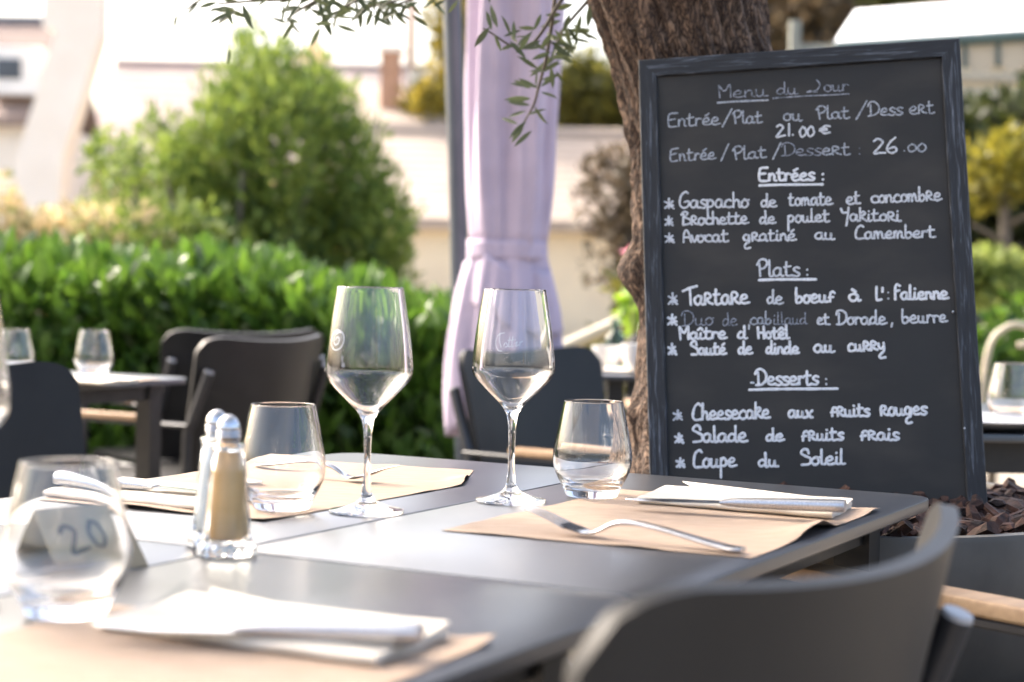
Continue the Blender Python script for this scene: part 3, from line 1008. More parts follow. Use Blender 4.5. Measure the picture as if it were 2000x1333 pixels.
mb = MB()
limbs = [[(.20, 2.64, 1.66), (.0, 2.62, 1.85), (-.35, 2.66, 2.0), (-.8, 2.7, 2.05)], [(.22, 2.64, 1.7), (.45, 2.7, 1.95), (.9, 2.8, 2.2)],
         [(.2, 2.64, 1.7), (.15, 2.4, 2.0), (.0, 2.2, 2.35)], [(.2, 2.66, 1.7), (.25, 3.0, 2.0), (.2, 3.4, 2.3)], [(.1, 2.64, 1.76), (.02, 2.66, 1.7), (-.05, 2.68, 1.55), (.0, 2.68, 1.44)],
         [(-.35, 2.66, 2.0), (-.2, 2.7, 1.7), (-.2, 2.7, 1.47)], [(-.35, 2.66, 2.0), (-.4, 2.7, 1.65), (-.35, 2.72, 1.46)]]
for i, l in enumerate(limbs):
    p_ = spline([Vector(q) - TB for q in l], 6)
    r0 = .06 if i < 4 else .012
    mb.tube(p_, [r0 * (1 - .75 * k / (len(p_) - 1)) for k in range(len(p_))], 8)
mb.build('limbs', M['bark'], ot, True)
TWIGS = [[[-0.2461,-0.02,1.4069],[-0.2551,0.02,1.3308],[-0.2675,0.04,1.2769],[-0.2746,0.05,1.2508],[-0.288,0.06,1.2267]],[[-0.2352,-0.04,1.4001],[-0.2875,-0.02,1.3279],[-0.3508,-0.06,1.3495]],[[-0.1937,0.06,1.413],[-0.2317,0.06,1.3659],[-0.2505,0.04,1.3165]],[[-0.2181,0.06,1.4589],[-0.3886,0.06,1.4324],[-0.4985,0.08,1.4062],[-0.5414,0.08,1.3937]],[[-0.501,0.11,1.4306],[-0.5561,0.11,1.4098],[-0.6121,0.12,1.3746]],[[-0.4902,-0.04,1.4137],[-0.6097,-0.04,1.3919],[-0.6845,-0.04,1.386],[-0.7406,-0.04,1.3804]],[[-0.6013,0.16,1.4287],[-0.6453,0.16,1.4038],[-0.6652,0.16,1.3874]],[[-0.7544,0.26,1.4584],[-0.8167,0.26,1.4339],[-0.8539,0.26,1.4066]],[[-0.4197,0.06,1.4317],[-0.466,0.06,1.4076],[-0.4892,0.06,1.3994]]]
LEAVES = [(0,[-0.268,0.04,1.3039],[-0.3009,0.0295,1.3226]),(0,[-0.2696,0.04,1.3054],[-0.2708,0.0418,1.2886]),(0,[-0.2522,0.04,1.3257],[-0.2604,0.0348,1.3057]),(0,[-0.2644,0.04,1.2777],[-0.2369,0.0442,1.3003]),(0,[-0.2682,0.04,1.2754],[-0.2995,0.045,1.2907]),(0,[-0.2642,0.04,1.27],[-0.2389,0.0226,1.2595]),(0,[-0.2787,0.04,1.2597],[-0.3188,0.0205,1.2554]),(0,[-0.2793,0.04,1.2497],[-0.3158,0.0535,1.2557]),(0,[-0.2739,0.04,1.2483],[-0.2533,0.0304,1.2201]),(0,[-0.2881,0.04,1.2249],[-0.306,0.0294,1.192]),(0,[-0.2973,0.04,1.2208],[-0.324,0.0598,1.2321]),(0,[-0.2836,0.04,1.235],[-0.2606,0.0388,1.243]),(0,[-0.2562,0.04,1.3318],[-0.282,0.0535,1.3485]),(0,[-0.2602,0.04,1.3009],[-0.2427,0.0391,1.3104]),(1,[-0.3302,-0.04,1.3535],[-0.3422,-0.0344,1.3892]),(1,[-0.3105,-0.04,1.3427],[-0.3244,-0.054,1.3702]),(1,[-0.3051,-0.04,1.3354],[-0.3072,-0.0346,1.366]),(1,[-0.3391,-0.04,1.3496],[-0.3474,-0.0253,1.3815]),(1,[-0.2937,-0.04,1.3267],[-0.2791,-0.0391,1.3509]),(1,[-0.3013,-0.04,1.3317],[-0.3199,-0.0303,1.3252]),(2,[-0.244,0.1514,1.3672],[-0.2109,0.1503,1.3439]),(2,[-0.2361,0.0274,1.3316],[-0.2116,0.0394,1.3365]),(2,[-0.2218,0.0867,1.3716],[-0.1884,0.0842,1.3674]),(2,[-0.208,0.0855,1.3657],[-0.217,0.0889,1.3329]),(2,[-0.2134,0.1311,1.3777],[-0.1858,0.1176,1.3762]),(2,[-0.2472,0.0123,1.3412],[-0.2125,0.0007,1.3316]),(2,[-0.2238,0.0682,1.328],[-0.2486,0.0802,1.3265]),(2,[-0.2279,-0.0408,1.3572],[-0.2122,-0.0591,1.3292]),(2,[-0.2453,0.1143,1.3424],[-0.2111,0.1343,1.3251]),(2,[-0.2184,0.0665,1.3777],[-0.1895,0.0628,1.3545]),(2,[-0.2269,0.1585,1.3764],[-0.2124,0.1536,1.3512]),(2,[-0.2357,0.0238,1.3756],[-0.2675,0.0286,1.3656]),(2,[-0.2507,-0.0012,1.3245],[-0.2797,-0.0003,1.3133]),(2,[-0.2052,0.0532,1.3629],[-0.1752,0.0578,1.3508]),(2,[-0.2535,0.0076,1.3426],[-0.223,0.0172,1.3235]),(2,[-0.182,0.0513,1.4019],[-0.1509,0.0496,1.3805]),(2,[-0.2398,0.0214,1.3423],[-0.2514,0.0165,1.3121]),(2,[-0.248,0.0062,1.334],[-0.2173,-0.0049,1.3172]),(2,[-0.2579,0.0832,1.3334],[-0.2555,0.0766,1.3034]),(2,[-0.2375,0.0863,1.3333],[-0.2704,0.0923,1.3095]),(2,[-0.2356,0.0776,1.323],[-0.261,0.0911,1.3075]),(2,[-0.1924,-0.0105,1.3973],[-0.1979,-0.0167,1.3594]),(2,[-0.2063,0.0148,1.3841],[-0.2145,0.0112,1.3468]),(2,[-0.2422,0.0072,1.2993],[-0.2281,0.0267,1.2787]),(2,[-0.2221,0.0982,1.3597],[-0.1865,0.099,1.3537]),(2,[-0.2284,0.0876,1.3763],[-0.2428,0.0791,1.348]),(2,[-0.2509,0.133,1.3699],[-0.2145,0.136,1.3489]),(2,[-0.2066,0.1301,1.4277],[-0.2075,0.1311,1.4359]),(2,[-0.2285,0.0968,1.3722],[-0.1976,0.108,1.3699]),(2,[-0.2306,0.032,1.3729],[-0.2195,0.0437,1.3419]),(2,[-0.2321,0.0535,1.3251],[-0.2204,0.0444,1.3332]),(2,[-0.2167,0.0747,1.4084],[-0.2464,0.0547,1.3964]),(2,[-0.1702,0.0729,1.3982],[-0.1516,0.073,1.3754]),(2,[-0.2231,0.007,1.3838],[-0.2337,0.0014,1.3536]),(1,[-0.2666,-0.0473,1.3743],[-0.2774,-0.0601,1.3485]),(1,[-0.2716,0.0363,1.365],[-0.2976,0.0413,1.366]),(1,[-0.2829,-0.0418,1.3427],[-0.302,-0.052,1.3156]),(1,[-0.3001,0.0011,1.3396],[-0.3082,0.0163,1.3475]),(1,[-0.3411,-0.0799,1.3489],[-0.3639,-0.0674,1.3208]),(1,[-0.3073,-0.1037,1.3314],[-0.2836,-0.1011,1.3339]),(1,[-0.2372,-0.0148,1.3786],[-0.2564,-0.0308,1.3751]),(1,[-0.3346,-0.0718,1.3395],[-0.3248,-0.058,1.3188]),(1,[-0.3223,0.0493,1.3531],[-0.3043,0.0498,1.3605]),(1,[-0.312,-0.0443,1.334],[-0.2869,-0.0513,1.3075]),(1,[-0.2933,-0.0875,1.3175],[-0.2819,-0.0918,1.3225]),(1,[-0.282,-0.0151,1.3512],[-0.3028,-0.015,1.3289]),(0,[-0.276,0.0618,1.2136],[-0.3035,0.0625,1.1881]),(0,[-0.285,0.0568,1.2788],[-0.3067,0.0667,1.2845]),(0,[-0.2852,0.053,1.2422],[-0.3135,0.0565,1.2327]),(0,[-0.2501,0.0131,1.3058],[-0.2458,0.0213,1.2725]),(0,[-0.2631,0.0896,1.2935],[-0.2446,0.0849,1.2982]),(0,[-0.2507,-0.02,1.3499],[-0.2668,-0.0003,1.3276]),(0,[-0.2561,-0.0153,1.2949],[-0.279,-0.0064,1.2957]),(0,[-0.2851,0.0404,1.2257],[-0.3107,0.0296,1.1982]),(0,[-0.2314,0.0192,1.3423],[-0.2381,0.0095,1.3497]),(0,[-0.2452,-0.0126,1.3397],[-0.2544,0.002,1.3505]),(0,[-0.2531,0.046,1.3171],[-0.2813,0.0402,1.2926]),(0,[-0.2784,0.0893,1.2801],[-0.289,0.0888,1.285]),(0,[-0.2649,0.043,1.337],[-0.2951,0.0496,1.3358]),(0,[-0.2415,0.0661,1.3589],[-0.2152,0.0611,1.3606]),(3,[-0.5179,0.0936,1.4134],[-0.5176,0.1037,1.4235]),(3,[-0.5449,0.1181,1.3945],[-0.5593,0.1122,1.4003]),(3,[-0.4991,0.0586,1.392],[-0.5143,0.0742,1.4014]),(3,[-0.5004,0.1141,1.4085],[-0.4736,0.123,1.3771]),(3,[-0.4819,0.0843,1.4113],[-0.5137,0.0929,1.4066]),(3,[-0.5098,0.1104,1.4112],[-0.5427,0.1057,1.4025]),(3,[-0.5223,0.0526,1.3824],[-0.492,0.0488,1.3646]),(3,[-0.4509,0.0525,1.4111],[-0.4466,0.0433,1.418]),(3,[-0.2695,0.0794,1.4588],[-0.2423,0.0891,1.4313]),(3,[-0.5139,0.1201,1.4026],[-0.5134,0.1079,1.4104]),(3,[-0.4572,0.1602,1.4187],[-0.4834,0.1758,1.4177]),(3,[-0.5296,0.0447,1.3988],[-0.5542,0.0638,1.374]),(3,[-0.5105,0.0795,1.4043],[-0.5217,0.0903,1.3674]),(3,[-0.498,0.0878,1.4123],[-0.5293,0.0889,1.3982]),(3,[-0.2434,0.162,1.4704],[-0.2772,0.1474,1.4539]),(3,[-0.5208,0.1081,1.409],[-0.5373,0.0912,1.4083]),(3,[-0.4525,0.138,1.4349],[-0.4262,0.142,1.4332]),(3,[-0.5278,0.1554,1.4153],[-0.5369,0.1727,1.4279]),(3,[-0.5285,0.0994,1.4015],[-0.5591,0.0874,1.3759]),(3,[-0.2997,0.0478,1.4511],[-0.3329,0.0538,1.4378]),(3,[-0.3793,0.1243,1.4427],[-0.413,0.119,1.4218]),(3,[-0.4077,0.0659,1.4298],[-0.4386,0.0542,1.4186]),(3,[-0.5137,0.1043,1.401],[-0.4931,0.091,1.3705]),(3,[-0.2259,0.0611,1.4595],[-0.2059,0.042,1.4346]),(3,[-0.419,0.0576,1.4198],[-0.4476,0.0762,1.396]),(3,[-0.3296,0.12,1.4466],[-0.3033,0.1139,1.4217]),(3,[-0.2839,-0.0535,1.4179],[-0.2528,-0.0615,1.3971]),(3,[-0.342,0.0267,1.4378],[-0.3444,0.0104,1.3974]),(3,[-0.5006,0.1057,1.4096],[-0.4673,0.0872,1.3988]),(3,[-0.2405,0.1886,1.4711],[-0.2622,0.1876,1.4772]),(4,[-0.5743,0.0214,1.3734],[-0.5399,0.0049,1.3697]),(4,[-0.5467,0.1388,1.4277],[-0.5313,0.146,1.4337]),(4,[-0.5938,0.0115,1.3772],[-0.5767,0.006,1.3412]),(4,[-0.5526,0.1148,1.4196],[-0.5459,0.1016,1.3776]),(4,[-0.5916,0.1591,1.3954],[-0.6182,0.14,1.3932]),(4,[-0.545,0.1311,1.4103],[-0.5445,0.1448,1.4231]),(4,[-0.5859,0.108,1.3941],[-0.5579,0.1028,1.3971]),(4,[-0.5183,0.1498,1.4265],[-0.5486,0.1342,1.3912]),(4,[-0.5029,0.0692,1.4195],[-0.5184,0.0496,1.4207]),(4,[-0.5322,0.0901,1.4245],[-0.505,0.1013,1.4195]),(4,[-0.574,0.1942,1.4108],[-0.5644,0.1787,1.4181]),(4,[-0.4963,0.0968,1.4252],[-0.4685,0.0955,1.4184]),(4,[-0.536,0.1419,1.4357],[-0.5198,0.146,1.4441]),(4,[-0.5503,0.0587,1.4146],[-0.5204,0.0469,1.3821]),(4,[-0.5529,0.0916,1.4012],[-0.5877,0.0937,1.3809]),(4,[-0.58,0.0933,1.394],[-0.6097,0.0873,1.3674]),(4,[-0.6138,0.1786,1.3808],[-0.631,0.1876,1.3491]),(4,[-0.581,0.0916,1.3721],[-0.5464,0.0883,1.3607]),(4,[-0.602,-0.0245,1.3564],[-0.573,-0.0077,1.3594]),(4,[-0.5231,0.1554,1.4164],[-0.4962,0.1471,1.4122]),(4,[-0.5546,0.0685,1.4076],[-0.5721,0.0782,1.4123]),(4,[-0.586,0.1639,1.4021],[-0.5902,0.147,1.37]),(4,[-0.5007,0.1444,1.4331],[-0.4971,0.1308,1.4416]),(4,[-0.5393,0.0977,1.422],[-0.5725,0.1118,1.4051]),(5,[-0.5906,-0.0358,1.4022],[-0.6217,-0.0554,1.3792]),(5,[-0.5236,-0.0261,1.4063],[-0.552,-0.038,1.3958]),(5,[-0.7019,-0.0088,1.4116],[-0.734,-0.0283,1.388]),(5,[-0.63,-0.0463,1.3927],[-0.6411,-0.0539,1.3679]),(5,[-0.5721,-0.1035,1.385],[-0.564,-0.0965,1.3936]),(5,[-0.7311,0.0234,1.3823],[-0.7233,0.035,1.3911]),(5,[-0.6595,0.0314,1.3948],[-0.6465,0.0472,1.4042]),(5,[-0.7169,-0.0798,1.3625],[-0.7481,-0.0757,1.3456]),(5,[-0.6304,0.0229,1.3888],[-0.6555,0.0192,1.3795]),(5,[-0.6192,-0.0028,1.4175],[-0.6498,-0.0166,1.3945]),(5,[-0.6012,0.0225,1.4158],[-0.6276,0.0038,1.4034]),(5,[-0.6796,0.0372,1.402],[-0.7109,0.0537,1.3983]),(5,[-0.5509,0.0296,1.4196],[-0.5638,0.0174,1.4233]),(5,[-0.7238,-0.0784,1.3724],[-0.7103,-0.0876,1.3428]),(5,[-0.7417,-0.0143,1.3808],[-0.7189,0.0049,1.3799]),(5,[-0.5162,-0.0107,1.4045],[-0.5132,-0.001,1.3777]),(5,[-0.7096,-0.0216,1.3858],[-0.7313,-0.0309,1.3878]),(5,[-0.6453,-0.0293,1.3851],[-0.6507,-0.011,1.3545]),(5,[-0.5281,-0.0567,1.4023],[-0.5057,-0.0745,1.3997]),(5,[-0.6895,-0.1315,1.3631],[-0.6753,-0.1495,1.3356]),(5,[-0.7342,0.0005,1.3822],[-0.7594,-0.0143,1.3724]),(5,[-0.5418,-0.0502,1.3997],[-0.521,-0.0625,1.3735]),(5,[-0.7392,0.0149,1.382],[-0.7035,0.023,1.3697]),(5,[-0.5951,-0.1273,1.3796],[-0.5688,-0.1245,1.3674]),(5,[-0.6571,-0.0194,1.3958],[-0.6879,-0.0021,1.3912]),(5,[-0.7006,-0.0656,1.3766],[-0.6834,-0.075,1.3392]),(5,[-0.5773,-0.0337,1.3922],[-0.5442,-0.0189,1.3725]),(5,[-0.7032,-0.0535,1.3955],[-0.6688,-0.0698,1.3821]),(5,[-0.6554,-0.0883,1.3848],[-0.6769,-0.0956,1.3673]),(5,[-0.6107,-0.0789,1.3706],[-0.641,-0.0655,1.3726]),(5,[-0.5854,-0.0451,1.3876],[-0.5595,-0.0393,1.3811]),(5,[-0.6,-0.0315,1.4065],[-0.573,-0.0165,1.402]),(5,[-0.726,-0.1265,1.3694],[-0.7554,-0.1154,1.3628]),(5,[-0.5037,-0.0456,1.4013],[-0.4858,-0.057,1.4041]),(5,[-0.6458,-0.0673,1.3935],[-0.6246,-0.067,1.3958]),(5,[-0.6132,-0.0868,1.376],[-0.6326,-0.101,1.3456]),(5,[-0.565,-0.0575,1.394],[-0.5838,-0.0763,1.3628]),(5,[-0.6372,-0.1336,1.375],[-0.6133,-0.1201,1.3756]),(5,[-0.707,-0.081,1.3644],[-0.7388,-0.0654,1.3455]),(5,[-0.5852,-0.0523,1.3959],[-0.5702,-0.0711,1.3582]),(6,[-0.6244,0.1142,1.3991],[-0.5911,0.1115,1.3852]),(6,[-0.6544,0.2396,1.3946],[-0.671,0.2473,1.4009]),(6,[-0.6122,0.2171,1.4338],[-0.6423,0.214,1.4113]),(6,[-0.6648,0.1923,1.404],[-0.6542,0.2077,1.4125]),(6,[-0.6266,0.2159,1.4287],[-0.6454,0.2189,1.4085]),(6,[-0.6068,0.1114,1.4113],[-0.6022,0.1028,1.3794]),(6,[-0.6654,0.1816,1.3852],[-0.6813,0.1829,1.3908]),(6,[-0.6455,0.1071,1.3801],[-0.6658,0.1166,1.3508]),(6,[-0.6237,0.1841,1.4179],[-0.5983,0.197,1.4017]),(6,[-0.6692,0.1808,1.3964],[-0.6419,0.1682,1.3649]),(6,[-0.6017,0.2074,1.4457],[-0.629,0.203,1.4331]),(6,[-0.6096,0.1172,1.4155],[-0.6075,0.1016,1.3852]),(7,[-0.8581,0.26,1.4081],[-0.8582,0.2488,1.3899]),(7,[-0.8224,0.26,1.428],[-0.8368,0.2577,1.4115]),(7,[-0.7746,0.26,1.4131],[-0.7893,0.2626,1.4166]),(7,[-0.7855,0.26,1.4162],[-0.7705,0.2498,1.4167]),(7,[-0.7608,0.26,1.3835],[-0.761,0.268,1.3679]),(7,[-0.7712,0.26,1.3541],[-0.7715,0.2486,1.3278]),(3,[-0.5396,0.06,1.3907],[-0.5405,0.0668,1.3645]),(3,[-0.5217,0.06,1.3926],[-0.5295,0.0644,1.3714]),(8,[-0.5008,0.06,1.3976],[-0.4743,0.047,1.3962]),(8,[-0.4906,0.06,1.3917],[-0.5036,0.07,1.3805]),(8,[-0.4906,0.06,1.3901],[-0.4715,0.0558,1.3806]),(8,[-0.4931,0.06,1.4024],[-0.4921,0.0616,1.3841]),(8,[-0.466,0.06,1.4076],[-0.4518,0.0639,1.3884]),(8,[-0.4609,0.06,1.3845],[-0.4485,0.0651,1.3762]),(8,[-0.431,0.06,1.4083],[-0.4174,0.0577,1.3928]),(8,[-0.4115,0.06,1.4087],[-0.4261,0.0422,1.3964]),(8,[-0.3921,0.06,1.4091],[-0.4039,0.0715,1.3951]),(8,[-0.483,0.0461,1.3865],[-0.5083,0.0588,1.377]),(8,[-0.4929,0.0633,1.4039],[-0.5095,0.072,1.3766]),(8,[-0.4468,0.0937,1.4161],[-0.4498,0.0953,1.4236]),(8,[-0.4855,0.0137,1.4042],[-0.5063,0.0018,1.3874]),(8,[-0.4347,0.1067,1.4223],[-0.4341,0.1263,1.4328]),(8,[-0.4869,0.0651,1.3935],[-0.4879,0.0745,1.4014]),(8,[-0.4494,0.0144,1.3981],[-0.4721,-0.0012,1.3835]),(8,[-0.4736,0.1043,1.4107],[-0.4835,0.0921,1.3813])]
WORDS=[
('Menu',107.9,589.4,176.5,588.4,9.6,1),('du',189.1,589.1,218.2,587.8,9.4,1),('Jour',239.7,589.3,287.2,588.2,9.4,1),('Entrée',38.3,552.8,110.2,551.8,10.3,2),('/',113.7,551.6,126.3,551.5,9.9,2),('Plat',128.4,551.4,168.1,550.3,9.5,2),('ou',196.6,551.3,222.2,549.7,10.2,2),('Plat',242.2,550.5,286.1,549.1,9.4,2),('/',295.1,550.0,309.4,549.8,10.1,2),('Dess',310.8,550.4,357.7,549.5,10.1,2),('eRt',365.8,549.6,398.9,548.9,10.1,2),('21',185.3,528.8,209.6,530.1,8.7,3),('00',217.1,526.8,238.5,526.9,10.1,3),('€',244.8,529.4,259.2,529.2,8.6,3),('Entrée',39.7,503.6,102.9,502.7,9.5,2),('/',109.9,503.0,120.4,502.3,9.4,2),('Plat',126.6,500.5,171.8,500.6,9.4,2),('/',180.1,500.9,191.8,500.1,9.3,2),('Dess',192.6,501.5,246.9,499.6,9.4,1),('eRt',246.9,499.6,284.5,498.0,9.4,2),(':',294.6,496.7,300.1,496.4,10.0,1),('26',314.4,496.9,347.6,496.3,10.7,3),('.',355.1,498.0,358.4,497.8,8.5,2),('00',360.4,496.9,386.7,496.0,7.9,2),('Entrées',160.2,468.1,235.8,465.1,10.1,4),(':',244.0,463.9,249.4,463.6,9.3,4),('*',29.3,435.9,44.1,435.1,15.2,3),('Gaspacho',50.4,436.2,145.7,432.3,10.8,3),('de',161.6,432.1,182.9,430.9,9.3,3),('tomate',198.7,431.4,257.5,429.5,10.0,3),('et',276.5,428.5,294.8,428.8,9.9,3),('concombRe',309.1,428.7,401.8,427.7,10.0,3),('*',29.4,412.1,42.0,411.4,13.7,3),('BRochette',52.5,412.3,143.5,409.5,9.3,3),('de',158.6,408.6,180.6,407.4,9.3,3),('poulet',196.4,408.0,253.1,406.3,9.3,3),('YakitoRi',268.0,406.2,346.8,401.9,9.2,3),('*',28.7,387.7,42.6,386.9,14.3,3),('Avocat',53.8,387.8,116.4,385.9,9.3,3),('gRatiné',135.7,384.9,207.0,382.5,9.2,3),('au',232.3,382.6,258.1,381.2,9.2,3),('Camembert',285.1,380.5,391.0,377.0,9.2,3),('Plats',153.8,335.0,210.5,332.9,12.0,3),(':',217.3,333.2,223.4,332.9,8.5,3),('*',30.4,301.2,45.0,300.5,17.0,3),('TaRtaRe',52.6,300.2,140.8,298.2,12.7,4),('de',164.7,297.1,186.5,296.0,9.8,3),('boeuf',202.8,296.0,254.9,295.6,10.5,4),('à',273.8,295.5,288.6,294.8,9.7,4),('l',308.0,294.5,316.0,294.9,9.8,4),("'",316.5,303.2,319.8,303.0,9.7,4),(':',323.4,295.2,327.4,295.0,10.4,3),('falienne',331.4,294.8,403.0,292.8,9.7,4),('*',28.9,272.9,43.4,272.3,15.6,4),('Duo',49.0,271.4,92.4,270.8,10.5,1),('de',104.1,269.6,124.0,269.4,9.1,1),('cab',141.1,269.4,170.4,268.7,9.1,2),('illaud',171.8,268.0,217.2,266.7,8.4,1),('et',230.0,265.4,246.8,264.6,9.0,3),('Dorade',255.6,264.2,321.1,262.0,9.8,3),(',',325.1,261.8,329.8,261.6,8.3,3),('beurre',341.1,262.5,400.0,261.2,9.7,3),('Maître',44.3,253.2,109.0,251.8,9.2,4),('d',123.4,251.2,136.3,250.7,9.1,4),("'",138.1,260.4,142.2,260.2,9.8,3),('Hotêl',150.0,250.1,192.7,248.2,9.0,4),('*',28.4,232.1,41.5,231.6,15.5,4),('Sauté',59.5,231.5,107.6,230.2,9.1,4),('de',124.0,230.2,143.1,229.4,9.1,4),('dinde',160.7,228.7,204.7,226.9,9.0,4),('au',224.4,228.1,250.6,227.0,9.7,4),('cuRRy',268.7,227.6,318.1,226.9,9.7,4),('-',138.8,187.9,142.9,187.7,6.9,3),('Desserts',145.6,186.3,229.2,184.4,11.0,4),(':',236.6,183.4,241.2,183.2,8.3,3),('*',32.7,142.6,46.4,142.1,14.6,3),('Cheesecake',59.5,142.4,162.8,141.5,11.0,4),('aux',187.1,141.3,219.3,140.2,9.6,4),('fRuits',242.0,140.7,293.9,139.5,9.6,4),('Rouges',307.1,139.8,367.7,138.9,10.1,4),('*',33.9,111.5,46.9,111.0,13.8,4),('Salade',57.9,112.7,131.9,111.0,11.1,4),('de',156.3,110.8,180.5,110.7,8.9,4),('fRuits',202.6,110.0,258.6,108.8,9.5,4),('fRais',279.1,108.1,330.6,106.4,9.5,4),('*',34.9,78.4,47.9,78.0,13.7,4),('Coupe',58.2,78.4,115.9,78.0,11.6,4),('du',144.9,77.1,171.1,76.3,9.5,4),('Soleil',199.9,77.4,258.5,76.9,10.2,4),]
LINES=[(107.7, 582.8, 177.0, 582.5, 2) ,(184.0, 584.3, 286.3, 583.9, 1) ,(230.1, 589.9, 243.9, 589.7, 1) ,(160.6, 461.6, 245.8, 458.8, 4) ,(155.0, 329.9, 231.3, 327.6, 4) ,(136.5, 180.4, 253.1, 178.0, 4) ,(406.6, 274.0, 407.2, 272.6, 1) ,(412.4, 118.5, 413.0, 117.8, 1) ,]
ul = unit_leaf('olive_leaf', M['olive_leaf'], .21, .10)
OB = Vector((0, 2.64 - TB.y, -TB.z))       # sprays are given from (0.30, 2.64, 0)
branches = []
for pts in TWIGS:
    p_ = spline([Vector(p) + OB for p in pts], 6)
    branches.append(MB().tube(p_, [.0032 * (1 - .6 * k / (len(p_) - 1)) for k in range(len(p_))], 6).build('branch', M['wood_bark'], ot, True))
for i, (ti, b0, b1) in enumerate(LEAVES):
    p = Vector(b0) + OB
    d = Vector(b1) - Vector(b0)
    L_ = max(d.length, .03)
    rs = random.Random(i)
    nn = Vector((rs.uniform(-.8, .8), -1 + rs.uniform(-.3, .6), rs.uniform(-.5, .8)))
    leaf_o = bpy.data.objects.new('leaf', ul)
    COL.objects.link(leaf_o)
    d.normalize()
    s_ = nn.cross(d).normalized()
    u_ = d.cross(s_)
    Mx = Matrix((d * L_, s_ * L_ * rs.uniform(.85, 1.2), u_ * L_)).transposed().to_4x4()
    Mx.translation = p
    leaf_o.parent = branches[ti]
    leaf_o.matrix_basis = Mx
shade_blobs = []  # unseen crown, spread sunward of the trunk to shade the tables
for k in range(46):
    a = k * 2.4
    r_ = 2.3 * math.sqrt((k + .5) / 46)
    shade_blobs.append((-1.1 + r_ * math.cos(a), -.30 + r_ * math.sin(a), 2.30 + .5 * math.cos(r_ * .6) + .25 * math.sin(k * 1.7), .48, .48, .26))
blob_leaves(shade_blobs, 42000, .075, M['olive_leaf'], 'crown', ot, shell=.3, up=-.1, wr=.22)

# ------------------------------------------------------------------ menu board
bu = Vector((.9846, -.1612, .0676)).normalized()
bv = Vector((-.0332, .2072, .9777))
bv = (bv - bu * bv.dot(bu)).normalized()
bn = bu.cross(bv)                                # towards the diners
bd = empty('menu_board', (0, 0, 0))
Mx = Matrix((bu, bv, bn)).transposed().to_4x4()
Mx.translation = Vector((.1899, 2.3443, .6597))
bd.matrix_world = Mx
tag(bd, 'tall chalkboard menu in a rough black wooden frame leaning on the olive trunk', 'menu board')
BW, BH, FR = .4371, .651, .0255
def member(name, a, b, inner, rot):
    """mitred frame member; local X along the grain"""
    e = empty('x') if False else None
    L_ = (Vector(b) - Vector(a)).length
    w, t = FR, .017
    out = [(0, 0), (L_, 0), (L_ - w, w), (w, w)]
    nseg = 26
    mb = MB()
    rows = []
    for k in range(nseg + 1):
        t_ = k / nseg
        row = []
        for (f, zz_) in ((0, -t), (0, -.002), (.05, 0), (.95, 0), (1.0, -.002), (1.0, -t)):
            x = (out[0][0] * (1 - f) + out[3][0] * f) * (1 - t_) + (out[1][0] * (1 - f) + out[2][0] * f) * t_
            wob = .0007 * noise.noise(Vector((x * 60, f * 9 + rot * 7, 2)))
            row.append((x, w * f + (wob if f in (0, 1.0) else 0), zz_ + wob * .8))
        rows.append(row)
    m_ = len(rows[0])
    vs_ = [p for r in rows for p in r]
    fs = [(i * m_ + j, (i + 1) * m_ + j, (i + 1) * m_ + j + 1, i * m_ + j + 1) for i in range(nseg) for j in range(m_ - 1)]
    fs += [(i * m_ + m_ - 1, (i + 1) * m_ + m_ - 1, (i + 1) * m_, i * m_) for i in range(nseg)]
    fs += [tuple(range(m_)), tuple(reversed(range(nseg * m_, (nseg + 1) * m_)))]
    mb.add(vs_, fs)
    o_ = mb.build(name, M['grain'], bd)
    o_.location = (a[0], a[1], 0)
    o_.rotation_euler = (0, 0, rot)
    return o_
member('frame_rail', (0, 0), (BW, 0), 0, 0)
member('frame_rail', (BW, BH), (0, BH), 0, PI)
member('frame_stile', (BW, 0), (BW, BH), 0, PI / 2)
member('frame_stile', (0, BH), (0, 0), 0, -PI / 2)
panel = MB().box((BW / 2, BH / 2, -.0085), (BW - 2 * FR + .006, BH - 2 * FR + .006, .005)).build('panel', M['board'], bd)
for (x, y) in ((.4075, .274), (.4135, .1185)):
    MB().tube([(x, y, -.006), (x, y, .0012)], .0012, 8).build('nail_head', M['chalk3'], bd)

